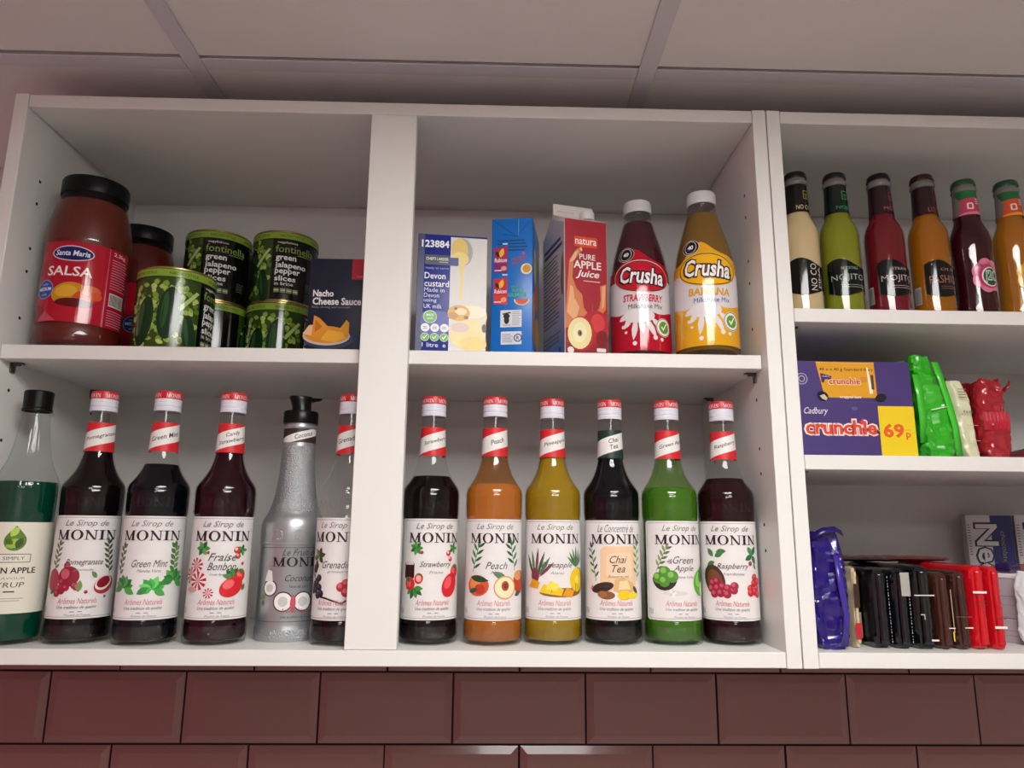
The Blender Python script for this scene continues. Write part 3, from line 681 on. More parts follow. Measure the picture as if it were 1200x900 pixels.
# ---- five tins of green peppers
KR = 49.5; KH = 115.5
KP = [(0, 3), (46.5, 3), (47, 0), (49.6, 0), (50.2, 1), (50.2, 2.2), (49.5, 3.2), (49.5, 112.3), (50.2, 113.3), (50.2, 114.5), (49.6, 115.5), (47.2, 115.5), (46.6, 112.5), (0, 112.5)]
ME_TIN = lathe('tin_body', KP, 72, 30)
M_TIN = mat('tin_gold_rim', '#b9a56a', .25, metal=.9)
def tin_print(par):
    mp = cylmap(KR)
    half = PI*KR
    P0 = Print(); P0.rect(-half, half, 3.6, 112, '#0b0d0b'); lb = P0.build(par, mp, 3.2, names={'picture': 'label'}, rough=.12, off0=.0003)['picture']
    P = Print(); rnd = random.Random(5)
    for s, a0 in ((0., -100.), (half, half-56)):            # the picture panel repeats, narrower, on the far side
        a1 = s-2
        P.rect(a0, a1, 4, 101, '#33481a')
        for i in range(int((a1-a0)*1.8)):
            u = rnd.uniform(a0+6, a1-6); v = rnd.uniform(12, 94)
            P.leaf(u, v, rnd.uniform(7, 11), rnd.uniform(5, 9), rnd.uniform(0, 6.28), rnd.choice(['#7d9a36', '#93ae44', '#5f7c28', '#a5bb58', '#46601c', '#bac96e']))
        for (u, v, rx, ry, rot) in ((-72, 40, 13, 34, -.12), (-40, 52, 14, 36, -.06), (-14, 26, 9, 26, .15)):
            if s+u-rx < a0: continue
            P.poly(ell(s+u, v, rx, ry, rot, 26), '#14331a').poly(ell(s+u-rx*.35, v+ry*.1, rx*.3, ry*.7, rot), '#2b552a')
        P.poly([(s-30, 60), (s-8, 86), (s-4, 84), (s-26, 56)], '#b4c878')
    P.rect(-half, half, 101, 111.8, '#86a437').rect(-half, half, 101, 101.8, '#4c6420')
    for k in range(6): P.text('NACHO STYLE', -half+26+k*52, 106.5, 36, 3.8, '#3b5216', 0, .01)
    s = 0
    P.text('vegylicious', s+20, 95, 30, 4.6, '#dfe3d8', 0, .015).text('fontinella', s+33, 85, 60, 12, '#7f9c4c', 0, .01).lines(s+36, s+62, 77, 1, 2, 1.4, '#7a8a64', 0)
    for t, wd, h, v in (('green', 30, 9.6, 68.5), ('jalapeno', 46, 12, 57.5), ('pepper', 37, 9.6, 46.5), ('slices', 31, 8.6, 37)):
        P.text(t, s+4+wd/2, v, wd, h, '#e9ece6', 0, .02)
    P.text('in brine', s+18, 28.5, 27, 5.6, '#d4d8cc', 0, .012)
    for k in range(4): P.rect(s+4+k*9.2, s+12+k*9.2, 14, 21, '#7f8f62', .8).rect(s+5+k*9.2, s+11+k*9.2, 17.1, 18.1, '#dfe3d0')
    P.lines(s+52, s+66, 34, 5, 3, 1.2, '#55604c', .2)
    P.build(lb, mp, 3.2, off0=.00034, step=.000004, rough=.12)
    return lb
PROTO = {}
def tin(x, y, z, phi, lab):
    t = thing('pepper_tin', lab, 'tin', (x, y, z), face_cam(x, y, phi), 'tins of green peppers')
    obj('tin_can', ME_TIN, M_TIN, t)
    if 'lb' not in PROTO: PROTO['lb'] = tin_print(t)
    else:
        src = PROTO['lb']; l2 = src.copy(); COL.objects.link(l2); l2.parent = t
        for ch in list(src.children):
            c2 = ch.copy(); COL.objects.link(c2); c2.parent = l2
    return t
tin(.196, .091, Z2, 38, 'green pepper tin standing alone in front of the two tin stacks')
tin(.193, .2360, Z2, -72, 'bottom tin of the stack beside the salsa jars')
tin(.190, .2360, Z2+KH*.001, -26, 'top tin of the stack beside the salsa jars')
tin(.2960, .2340, Z2, 42, 'bottom tin of the stack beside the navy sauce box')
tin(.2975, .2350, Z2+KH*.001, -21, 'top tin of the stack beside the navy sauce box')

# ---- navy cheese sauce box against the stile
def carton(name, lab, cat, x, y, z, wd, d, h, rot, mats, bev=.0012):
    """x,y is the middle of the front face's bottom edge; front looks to -y"""
    t = thing(name, lab, cat, (x, y, z), rot)
    return t, obj('carton', box('carton', -wd/2, wd/2, 0, d, 0, h, bev, 2), mats, t)
M_NAVY = mat('navy_card', '#141c30', .4, var=.05)
t, cb = carton('sauce_box', 'dark navy nacho cheese sauce box beside the centre stile', 'box', .4325, .072, Z2, .098, .055, .142, 0., M_NAVY)
P = Print()
P.rect(8, 48.6, 112, 141.5, '#b3122e').text('morrisons', 26, 116.5, 22, 3, '#d8909c')
P.text('Nacho', -29.5, 91.5, 28, 9.5, '#e6e4e0', 0, .03).text('Cheese Sauce', -10.5, 80.2, 66, 10.5, '#e6e4e0', 0, .03).text('Rich, strong and moreish', -18, 71.5, 52, 4, '#8e93a2')
P.circ(-19, 27, 34, '#2a3556', 14).circ(-22, 31, 32, '#c9b9a8', 13).circ(-22, 33, 30, '#d88a1e', 12)
P.poly([(-54, 34), (-36, 30), (-30, 48), (-46, 46)], '#e8b890').poly([(-42, 30), (-40, 60), (-32, 56), (-16, 40), (-20, 28)], '#dd8f1c').poly([(-38, 36), (-38, 54), (-28, 44)], '#c06a14')
P.poly([(-12, 30), (-4, 42), (4, 54), (8, 50), (8, 34), (0, 28)], '#d6951e').poly([(-30, 26), (-20, 40), (0, 36), (4, 28), (-10, 22)], '#eaa62c').poly([(14, 30), (49, 34), (49, 1), (14, 1)], '#1c2a52')
P.build(cb, planemap((0, 0, 0), (1, 0, 0), (0, 0, 1)), off0=.0002, rough=.4)

# ================================================================== upper board, right half
# ---- custard carton
def gradient_ink(key, c0, c1, z0, z1, rough=.4):
    """print that fades from one ink to another up the carton"""
    if key in MATS: return MATS[key]
    m = mat(key, c0, rough); nt = m.node_tree; b = nt.nodes['Principled BSDF']
    tc = nt.nodes.new('ShaderNodeTexCoord'); sx = nt.nodes.new('ShaderNodeSeparateXYZ'); mr = nt.nodes.new('ShaderNodeMapRange')
    mr.inputs[1].default_value = z0; mr.inputs[2].default_value = z1
    mx = nt.nodes.new('ShaderNodeMix'); mx.data_type = 'RGBA'; mx.inputs[6].default_value = (*lin(c0), 1); mx.inputs[7].default_value = (*lin(c1), 1)
    nt.links.new(tc.outputs['Object'], sx.inputs[0]); nt.links.new(sx.outputs[2], mr.inputs[0]); nt.links.new(mr.outputs[0], mx.inputs[0]); nt.links.new(mx.outputs[2], b.inputs['Base Color'])
    return m
M_CUST = mat('custard_blue_card', '#16288c', .35, var=.04)
t, cb = carton('custard_carton', 'blue and white custard carton with a large code number', 'carton', .5795, .050, Z2, .094, .062, .170, .11, M_CUST)
P = Print(); FM = planemap((0, 0, 0), (1, 0, 0), (0, 0, 1))
P.rect(-3, 46.6, .5, 167, '#d9d6d2')
P.rect(-46.6, -38, .5, 169, '#0f1a5c').rect(-40, -3, 26, 62, '#3a3fa4', 10)
P.circ(13, 146, 14, '#a9a7a4', 20).circ(9, 149, 11.5, '#e2c25a', 17).circ(10, 136, 12, '#ecd27a', 10)
P.poly([(8, 138), (18, 138), (14.5, 110), (14, 78), (10, 78), (10.5, 110)], '#ead386')
P.circ(26, 56, 22, '#e6d9b4', 17).circ(28, 62, 19, '#f0e7cc', 9).circ(22, 30, 24, '#ecd896', 20).circ(30, 18, 18, '#e9cf74', 10)
P.circ(10, 60, 15, '#d9a646', 11).circ(13, 62, 8, '#eed9a0', 5).circ(2, 56, 7, '#bf8a3a', 5).circ(20, 54, 3, '#8a5a2a', 2.4).circ(6, 66, 2, '#7c4a2a').circ(12, 40, 12, '#d8bfb4', 7).circ(44, 40, 3, '#4a2030', 6)
P.text('123884', -23.5, 156, 37, 10.5, '#eef0f6', 0, .03)
P.rect(-36, 8, 126, 137.5, '#1c3a8a').rect(-37, -4, 127, 140, '#23262c').text("CHEF'S LARDER", -20.5, 134.6, 30, 4.2, '#dfe0e0', 0, .015).lines(-18, -6, 130.2, 1, 2, .9, '#c8c8c8', 0)
P.text('ready to serve', -20.5, 121, 31, 4.2, '#b9c2ea')
for i, (s, wd, h, v) in enumerate((('Devon', 28, 9, 110.5), ('custard', 33, 9, 99.5))): P.text(s, -37+wd/2, v, wd, h, '#eef0f8', 0, .012)
for i, (s, wd) in enumerate((('Made in', 27), ('Devon', 20), ('using', 17), ('UK milk', 24))): P.text(s, -37+wd/2, 90.5-i*7.6, wd, 6. if s != 'using' else 6.6, '#dfe3f4')
P.circ(-28, 53, 9, '#cfe3c4').circ(-28, 53, 8.1, '#5fae4c').text('MADE', -28, 55.5, 10, 3.6, '#f0f6ea', .1, .01).text('with', -28, 51, 8, 3.4, '#f0f6ea')
for i in range(3):
    P.circ(-34+i*12.6, 38, 5.8, '#eceaf0', n=16).lines(-37+i*12.6, -31+i*12.6, 39.1, 2, 2.2, .9, '#7c7c90', .1)
    P.circ(-34+i*12.6, 25, 5.8, '#bfe0a0', n=16).circ(-34+i*12.6, 25, 5, '#58a83c', n=16).polys([[(-37+i*12.6, 25.1), (-35+i*12.6, 21.9), (-34.4+i*12.6, 22.9), (-36.2+i*12.6, 25.9)], [(-35+i*12.6, 21.9), (-31+i*12.6, 27.3), (-31.8+i*12.6, 28.1), (-35+i*12.6, 23.9)]], '#f2f6ea')
P.text('1 litre  e', -22, 14.5, 31, 6, '#e8eaf6')
P.build(cb, FM, off0=.0002, step=.00002, rough=.35)
obj('top_seam', box('top_seam', -.045, .045, .026, .031, .17, .1745, .0006), mat('carton_seam_white', '#d0ccc8', .5), t)

# ---- blue juice carton, narrow side to the front
M_JBLUE = mat('juice_blue_card', '#0f6fc6', .3, var=.05)
t, cb = carton('juice_carton', 'bright blue tropical juice carton with its narrow printed side forward', 'carton', .660, .060, Z2, .057, .093, .201, -.16, M_JBLUE)
P = Print()
P.polys([[(-28, 200.5), (-28, 199.5), (5.5, 174), (6.3, 174.8)], [(28, 200.5), (28, 199.5), (9, 176), (8.2, 176.6)], [(-14, 177), (9, 173.4), (9, 174.6), (-14, 178)], [(7.6, 175), (8.2, 175), (8.2, 201), (7.6, 201)]], '#0a4f96')
P.rect(8.2, 9.4, 175, 200.5, '#5aa6e0')
P.lines(-20, 22, 168, 4, 4.6, 1.8, '#0b447f', .12)
for v, c1, c2 in ((122, '#b0265a', '#7c2470'), (77, '#c8283c', '#d83a2c')):
    P.poly([(-25, v), (-6, v-1), (-6, v+38), (-25, v+36)], c1).poly([(-25, v), (-6, v-1), (-6, v+12), (-25, v+14)], c2)
    P.leaf(-16, v+22, 14, 7, 1.3, '#f2c02c').leaf(-18, v+22, 10, 5, 2.0, '#2a1a20').text('Rubicon', -15.5, v+18, 17, 6, '#f4eef0', .1, .02).circ(-11, v+6, 4, '#e6a07a', 3.4)
    P.lines(-13, -6, v+41.5, 1, 2, 2, '#dfe6f0', 0).lines(-24, -14, v+3, 1, 2, 1.4, '#e8dfe6', 0)
P.text('PASSION', 10, 142, 22, 5, '#a8566a', .2, .02, rot=.2).text('FRUIT', 9, 136, 18, 5, '#a8566a', .2, .02, rot=.2).circ(16, 149, 2.4, '#b8607c', n=8)
P.circ(20, 126, 7.8, '#e9dcc0', 8, .2).circ(20.6, 126.4, 5.6, '#d59a22', 5.8)
P.text('OUR', 4, 101, 10, 3.4, '#54c47a', .1, .02).text('SOUR', 8, 96, 16, 4.4, '#54c47a', .1, .03).text('GUAVA', 8, 89.5, 26, 5.4, '#54c47a', .1, .03)
P.poly([(14+11*math.cos(a), 83+9*math.sin(a)) for a in [PI+PI*i/10 for i in range(11)]], '#d8dcc0').poly([(14+9*math.cos(a), 83+7.4*math.sin(a)) for a in [PI+PI*i/10 for i in range(11)]], '#d8604a')
P.rect(-15, 14, 44, 68, '#dfe2e6', 1).circ(-6.5, 54, 3.6, '#181a20', 5.5).circ(-6.5, 59.5, 4.4, '#181a20', 4)
for k in range(5): P.circ(-11+k*2.3, 64.4-abs(k-3.5)*.5, 1.2, '#181a20', n=8)
P.lines(1, 13, 65.5, 8, 2.6, .9, '#9a9fae', .2).text('CO2', -6.5, 47, 10, 2.4, '#3a3e4a')
P.rect(-14, 14, 20, 38, '#d8dde6', 1).lines(-12, 2, 34, 5, 2.6, .9, '#7d8494', .2).ring(9, 29, 5.6, 1.4, '#20242c').text('R', 9, 29, 4, 5, '#20242c', 0, .02)
P.build(cb, FM, off0=.0002, step=.00002, rough=.3)
S = Print(); SM = planemap((.0285, 0, 0), (0, 1, 0), (0, 0, 1))
S.poly([(2, 60), (40, 66), (60, 40), (30, 20), (2, 34)], '#d8702c').circ(18, 78, 16, '#e09a3a', 20).circ(46, 100, 26, '#c8642c', 22).circ(60, 48, 24, '#d6b23c').rect(2, 90, 4, 14, '#dfe3ea').circ(30, 140, 18, '#e2c08a', 26).circ(60, 150, 20, '#2f7a3c', 14)
S.build(cb, SM, off0=.0002, step=.00002, rough=.3)

# ---- apple juice carton with a folded white top
bm = bmesh.new(); W2, D2, H2 = .031, .092, .196
prof = [(0, 0), (D2, 0), (D2, H2), (D2*.56, H2+.024), (D2*.50, H2+.024), (0, H2)]
A = [bm.verts.new((-W2, y_, z_)) for y_, z_ in prof]; B2 = [bm.verts.new((W2, y_, z_)) for y_, z_ in prof]
bm.faces.new(A[::-1]); bm.faces.new(B2)
for i in range(6): bm.faces.new((A[i], A[(i+1) % 6], B2[(i+1) % 6], B2[i]))
bmesh.ops.recalc_face_normals(bm, faces=bm.faces[:])
bmesh.ops.bevel(bm, geom=bm.edges[:], offset=.0009, segments=2, affect='EDGES', profile=.5)
t = thing('juice_carton', 'red apple juice carton with a white folded top and pale blue side', 'carton', (.7605, .0505, Z2), .25)
M_CWHITE = mat('carton_white', '#dcd6d2', .4)
cb = obj('carton', bmesh_to('gable_carton', bm, True, 30), M_CWHITE, t)
fin = obj('top_fin', box('top_fin', -.0305, .0305, D2*.51, D2*.55, H2+.016, H2+.042, .0008), M_CWHITE, t)
F2 = Print(); F2.text('APPLE JUICE', -12, 12, 26, 3, '#c89aa0').build(fin, planemap((0, D2*.51, H2+.018), (1, 0, 0), (0, 0, 1)), off0=.0002)
obj('pour_cap', lathe('pour_cap', [(0, 0), (10, 0), (10.5, 1), (10.5, 11), (9.5, 12.5), (0, 12.8)], 32), M_CWHITE, t).location = (.012, D2*.26, H2+.010)
P = Print()
P.rect(-30.4, 30.4, .6, H2*1000-.6, '#a3182a')
P.rect(-30.4, 30.4, .6, 20, '#8e1424')
# poured juice
P.poly([(-30, 60), (-26, 110), (-24, 136), (-14, 152), (-4, 158), (-8, 148), (-18, 134), (-20, 112), (-14, 96), (-6, 88), (-4, 70), (2, 62), (-6, 44), (-30, 40)], '#cf7a4a')
P.poly([(-28, 62), (-23, 100), (-19, 98), (-17, 82), (-10, 70), (-16, 50)], '#e2a878').poly([(-24, 132), (-16, 148), (-10, 151), (-17, 136)], '#e6b98a')
P.poly([(20, 102), (29, 106), (28, 70), (22, 62), (10, 62), (18, 70), (21, 84)], '#cf7a4a').poly([(23, 102), (28, 104), (26, 74), (22, 70)], '#e2a878')
P.circ(13, 46, 19, '#b01c2a', 22).circ(16, 50, 10, '#cf3a40', 13).circ(22, 28, 9, '#7c1018', 12).poly([(8, 66), (9, 66), (9.5, 76), (8.6, 76)], '#8a5a3c')
P.poly(ell(-8, 34, 19, 24, -.12), '#b5262c').poly(ell(-10, 34, 17, 22, -.12), '#e9dd9e').poly(ell(-10, 35, 10, 14, -.12), '#efe8bc').circ(-10, 34, 3.2, '#8a6a3c', 4.4).circ(-9.5, 34, 1.4, '#4a2c1c', 2.4)
P.rect(-17, 17, 156, 171, '#d8482c', 2).text('natura', 0, 164, 31, 9, '#f6f0ea', 0, .01).leaf(-8, 155, 6, 3, -1.2, '#e8c08a')
P.text('PURE', 2, 142, 23, 8, '#f4eae4', 0, .01).text('APPLE', 2, 130.5, 40, 11, '#f4eae4', 0, .02).text('Juice', 2, 116.5, 34, 13, '#f4eae4', .3, .02).rect(-4, 20, 107, 108, '#f0d8d0')
P.circ(-23, 10, 4.6, '#e8dcd6', n=14).rect(14, 27, 10, 15, '#e6dad6', 1).rect(13, 28, .6, 7, '#ece4e0', .6).text('1L', 18, 4, 5, 4, '#8e1424', 0, .02)
P.build(cb, FM, off0=.0002, step=.00002, rough=.35)
S = Print(); SM = planemap((-W2, D2, 0), (0, -1, 0), (0, 0, 1))
S.poly([(1, 1), (91, 1), (91, 190), (46, 212), (1, 190)], gradient_ink('carton_side_fade', '#3f74b8', '#c9c6c9', .02, .12))
S.poly([(80, 90), (88, 88), (90, 128), (86, 150), (80, 140), (76, 110)], '#7d6a54')
S.lines(8, 84, 172, 2, 9, 5, '#4a2c3c', .15); S.lines(6, 76, 152, 18, 5.6, 2.2, '#4c4c66', .25); S.lines(8, 80, 40, 3, 6, 2.4, '#46506e', .25); S.rect(4, 20, 2, 16, '#b02a38').rect(70, 76, 6, 18, '#2a2430')
S.build(cb, SM, off0=.0002, step=.00002, rough=.4)

# ---- two milkshake syrup bottles
QP = [(0, 5), (30, 5), (35, 1), (38.5, 0), (41, 3), (42, 9), (42, 20)] + smoothprof([(42, 20), (41.7, 60), (41.6, 100), (40.8, 120), (38.8, 140), (35.2, 158), (30.4, 175), (25.6, 191), (21.6, 205), (19.2, 213)], 3)[1:] + [(18.6, 214), (18.6, 216), (19.6, 217), (19.6, 219), (18, 220)]
QF = interp(QP[5:])
ME_QG = lathe('shake_bottle', QP, 64, 45)
ME_QCAP = lathe('shake_cap', [(18, 221), (20, 221), (20.2, 222), (20.0, 236), (19, 238.4), (17.5, 239), (0, 239.2)], 60, 30)
def shake(x, y, phi, lab, liq, base, flavour, fcol, mixcol, ovcol):
    b = thing('milkshake_bottle', lab, 'bottle', (x, y, Z2), face_cam(x, y, phi), 'milkshake mix bottles')
    gl = obj('clear_body', ME_QG, M_PLASTIC_CLEAR, b)
    pr = [(0, 8), (38, 8)]+[(QF(z)-1.3, z) for z in (12, 60, 100, 130, 150, 170, 190, 200, 206)]+[(0, 207)]
    obj('liquid', lathe('liquid', pr, 48, 50), mat('shake_'+flavour, liq, .2, spec=.3, var=.1), b)
    obj('screw_cap', ME_QCAP, mat('cap_grey_white', '#cfcdd0', .4), b)
    mp = cylmap(42, QF); h = 42*PI
    L0 = Print()
    us = [-h+2*h*i/48 for i in range(49)]; top = lambda u: 128+26*math.exp(-(u/30)**2)-6*math.sin(u/9)*math.exp(-(u/50)**2)
    L0.polys([[(us[i], 12), (us[i+1], 12), (us[i+1], top(us[i+1])), (us[i], top(us[i]))] for i in range(48)], base)
    sl = L0.build(b, mp, 3, 6, names={'picture': 'sleeve'}, rough=.07, off0=.0003)['picture']
    P = Print()
    P.polys([[(us[i], 66+3*math.sin(i*.6)), (us[i+1], 66+3*math.sin((i+1)*.6)), (us[i+1], 112), (us[i], 112)] for i in range(48)], '#d9d3d6')
    # splash of milk below the flavour name
    P.circ(-4, 60, 22, '#e2dcde', 10)
    for u, v, L, a in ((-14, 56, 18, -2.2), (-8, 54, 30, -1.7), (-2, 54, 22, -1.4), (6, 54, 30, -1.1), (12, 56, 34, -.75), (-18, 60, 16, -2.7)): P.leaf(u, v+2, L, 8, a, '#e2dcde')
    for u, v, r in ((-26, 46, 2.6), (-10, 22, 3), (18, 30, 3.4), (28, 28, 2.6), (-22, 38, 2)): P.circ(u, v, r, '#e2dcde', n=10)
    P.poly(ell(2, 116, 43, 24, -.06, 36), '#d8c0b4' if base != '#e0a41c' else '#d8b04a').poly(ell(2, 116, 41.5, 22.6, -.06, 36), '#1a1216').poly(ell(2, 116, 40.4, 21.5, -.06, 36), ovcol)
    P.circ(-22, 150, 13.5, '#cfc8ca', 11).circ(-22, 150, 12.8, '#141216', 10.3).ring(-22, 150, 9.4, .8, '#d8d2d4').text('40', -22, 150, 9, 6.5, '#f0ecee', .1, .03)
    P.text('Crusha', 2, 117, 70, 29, '#16100f', .12, .09, rot=-.08).text('Crusha', 2, 117.5, 64, 24, '#f2eef0', .12, .022, rot=-.08)
    P.text(flavour, 3, 85, 56, 10.5, fcol, .08, .03, rot=-.03).text('Milkshake Mix', 6, 73.5, 48, 6.5, mixcol, .05, 0.)
    P.circ(32, 45, 13, '#e6e2dc').circ(32, 45, 12.4, '#2b3a26').circ(32, 45, 11.6, '#e9e6de').circ(32, 45, 8.6, '#5f9a34').polys([[(27, 45), (30.5, 40), (31.5, 42), (28.5, 46.5)], [(30.5, 40), (37, 50), (35.4, 51), (30.5, 43.5)]], '#f0f2e6')
    P.build(sl, mp, 3, 6, off0=.00036, step=.00002, rough=.07)
    return b
shake(.8410, .090, 3, 'milkshake mix bottle with a red strawberry sleeve and grey cap', '#4a1a22', '#b4122a', 'STRAWBERRY', '#c8283c', '#26222a', '#c01c30')
shake(.9245, .058, 4, 'milkshake mix bottle with a yellow banana sleeve and grey cap', '#7d5a20', '#e0a41c', 'BANANA', '#d89a1e', '#1c4a9a', '#e9b01e')

# ================================================================== right-hand cabinet, top shelf: glass pop bottles
Z3 = RS1
BP = [(0, 4), (18, 4), (23, 1), (25, 0), (26.1, 2), (26.5, 6), (26.5, 12)] + smoothprof([(26.5, 12), (26.5, 60), (26.5, 118), (26.1, 127), (24.6, 135.5), (21.6, 143), (18.3, 149.5), (16.4, 157), (15.7, 168), (15.1, 185), (14.6, 201)], 3)[1:] + [(14.6, 202), (15.6, 203.5), (15.6, 207), (14.2, 208.5), (13.8, 212), (14.4, 213), (14.4, 215)]
JPB = [(0, 4), (18, 4), (23, 1), (25, 0), (26.1, 2), (26.5, 6), (26.5, 20)] + smoothprof([(26.5, 20), (25.6, 45), (25.6, 85), (27.0, 108), (27.0, 119), (25.8, 128), (22.6, 137), (19.0, 146), (16.8, 156), (15.7, 168), (14.9, 185), (14.4, 196)], 3)[1:] + [(14.4, 197), (15.4, 198.5), (15.4, 201.5), (14, 203), (13.8, 206), (14.2, 209)]
BF, JF = interp(BP[5:]), interp(JPB[5:])
def crown(n=21):
    me = lathe('crown_cap', [(0, 210.4), (13, 210), (15.2, 209.6), (15.5, 210.2), (15.2, 213), (14.7, 217), (13.2, 219), (0, 219.6)], n*4, 40)
    for v in me.vertices:
        if v.co.z < .2128 and v.co.xy.length > .0145:
            k = 1+.045*math.cos(n*math.atan2(v.co.x, v.co.y)); v.co.x *= k; v.co.y *= k
    me.update(); return me
ME_CROWN = crown()
ME_BG, ME_JG = lathe('pop_glass', BP, 56, 45), lathe('waisted_pop_glass', JPB, 56, 45)
def pop(x, y, phi, lab, liq, capc, neckc, kind, draw_neck, draw_label, trans=.15, second=None):
    b = thing('pop_bottle', lab, 'bottle', (x, y, Z3), face_cam(x, y, phi), 'pop bottles on the top shelf')
    rf = JF if kind == 'j' else BF
    obj('glass_body', ME_JG if kind == 'j' else ME_BG, M_GLASS, b)
    lv = 190
    pr = [(0, 5.5), (23, 5.5)]+[(rf(z)-1.2, z) for z in (9, 20, 45, 60, 85, 103, 113, 122, 132, 141, 149, 158, 170, 180)]+[(rf(lv)-1.2, lv), (0, lv)]
    obj('liquid', lathe('liquid', pr, 48, 50), mat('pop_%s' % liq.lstrip('#'), liq, .08, trans=trans, spec=.35, ior=1.35, var=.06), b)
    obj('crown_cap', ME_CROWN, mat('crown_%s' % capc.lstrip('#'), capc, .3, metal=.5), b, (0, 0, -.006 if kind == 'j' else 0))
    obj('neck_ring', lathe('neck_ring', [(14.2, 199.4), (15.9, 201), (16.1, 203.5), (15.4, 206), (14.4, 207), (14.4, 209.4)], 48, 50), M_NECKRING, b, (0, 0, -.0055 if kind == 'j' else 0))
    mp = cylmap(15, rf); W = 15*PI
    N0 = Print(); N0.rect(-W, W, *((157, 195) if kind == 'j' else (156.5, 199)), neckc); nl = N0.build(b, mp, 2, 5, names={'picture': 'neck_label'}, off0=.0003, rough=.15)['picture']
    N = Print(); draw_neck(N); N.build(nl, mp, 2, 5, off0=.00036, step=.00002, rough=.15)
    mp2 = cylmap(26.5, rf); L0 = Print(); D = Print(); draw_label(L0, D)
    if L0.items:
        lb = L0.build(b, mp2, 2.2, 6 if kind == 'j' else None, names={'picture': 'label'}, off0=.0003, rough=.07)['picture']
        D.build(lb, mp2, 2.2, 6 if kind == 'j' else None, off0=.0004, step=.00002, rough=.07)
    return b
def wavy(L, u0, u1, v0, v1, col):
    n = 20; us = [u0+(u1-u0)*i/n for i in range(n+1)]
    tp = [v1+7*math.sin(PI*i/n*1.9+.3)*(1 if i < n*.55 else .8) for i in range(n+1)]; bt = [v0+4*math.sin(PI*i/n*2.2+2.6) for i in range(n+1)]
    L.polys([[(us[i], bt[i]), (us[i+1], bt[i+1]), (us[i+1], tp[i+1]), (us[i], tp[i])] for i in range(n)], col)
def mock_neck(t, col, g):
    def f(N):
        N.text(t, 8, 163.5, 3.9*len(t)+1, 6.6, col)
        N.frame(8, 17, 176, 189, .4, .9, g).rect(10, 15, 183, 184, g).rect(12.2, 13, 176, 183, g)
    return f
def mock_label(top, t, col, vert=False, bar=False):
    def f(L, D):
        wavy(L, -20, 52, 36, 78, '#0c0f0e')
        if vert: D.text(t, 13, 57, 38, 9, col, 0, 0, rot=PI/2).text(top, 22, 57, 30, 4, col, 0, 0, rot=PI/2)
        else:
            D.text(top, 10, 71, 22, 4, col).text(t, 8, 57, 46, 11, col)
            D.rect(-2, 34, 46.5, 47.1, col).rect(-2, 34, 43.5, 44.1, col)
        if bar:
            D.rect(-38, -27, 26, 50, '#b9b3b0')
            for i in range(9): D.rect(-37, -28, 27.5+i*2.4, 28.6+i*2.4, '#2c2828')
    return f
def j_neck(c1, c2):
    def f(N):
        N.rect(-20, 40, 157.2, 188, c1); N.poly([(-20, 180), (40, 187), (40, 194.8), (-20, 194.8)], '#1f6a3c')
        N.poly([(-40, 157.2), (-14, 157.2), (-10, 176), (-22, 194.8), (-40, 194.8)], '#7c726e'); N.poly([(-14, 157.2), (30, 157.2), (30, 164), (-12, 160)], c2)
        N.text('J2O', -15, 189, 9, 5, '#3a4a40', .1, .02); N.lines(8, 22, 181, 3, 3.4, 1.6, '#f0dcdc', .2); N.rect(-4, 4, 165, 175, '#e9d4d0', 2).rect(-2, 2, 167, 173, c1, 1)
    return f
def j_label(c1, c2):
    def f(L, D):
        L.polys([ell(8+12*math.cos(2*PI*i/7), 64+14*math.sin(2*PI*i/7), 10, 11) for i in range(7)]+[ell(8, 64, 14, 17)], c1)
        D.circ(10, 62, 15, c2, 17).circ(11, 62, 12.5, '#e8dfdc', 14).circ(11.5, 62, 11, '#1e5c3a', 12.5)
        D.text('J2O', 13, 62, 22, 19, '#e9ebe6', .1, .05).text('J2O', 13, 62, 20, 16, '#2a6a46', .1, .01)
    return f
PY = .066
pop(1.0635, PY, 6, 'pale cream cocktail bottle with a black neck label', '#d9bf94', '#26231f', '#15130f', 'b', mock_neck('NO CO', '#d8cba8', '#b89a4a'), mock_label('PINA', 'NO CO', '#c9c4b4', vert=True), .05)
pop(1.1200, PY, 2, 'lime green cocktail bottle with a black label', '#8f9420', '#1d221d', '#0e1c17', 'b', mock_neck('NOJI', '#2f9a6a', '#2f9a4a'), mock_label('MOCKTAILS', 'NOJITO', '#8fa694'), .2)
pop(1.1840, PY, 16, 'crimson cocktail bottle with a dark label and a barcode', '#7a1424', '#1e1718', '#2a171d', 'b', mock_neck('MOJI', '#c04a6a', '#b03a62'), mock_label('STRAW', 'MOJITO', '#b9a0b0', bar=True), .15)
pop(1.2470, PY, 26, 'amber orange cocktail bottle with a brown crown cap', '#b06a0c', '#3a1c16', '#2c161a', 'b', mock_neck('LD FA', '#a84a3a', '#8a2a30'), mock_label('OLD', 'FASHION', '#9a6a5a', bar=True), .2)
pop(1.3065, PY, 24, 'dark purple-red juice bottle with a pink flower label', '#3a0814', '#2f5a40', '#b8405c', 'j', j_neck('#c04260', '#e07a94'), j_label('#d97a98', '#c23a62'), .1)
pop(1.3690, PY, 26, 'cloudy orange juice bottle with an orange neck label', '#b8741c', '#2f5a40', '#d8602c', 'j', j_neck('#d8542c', '#f0a03c'), j_label('#f0b43c', '#d8862c'), .15)

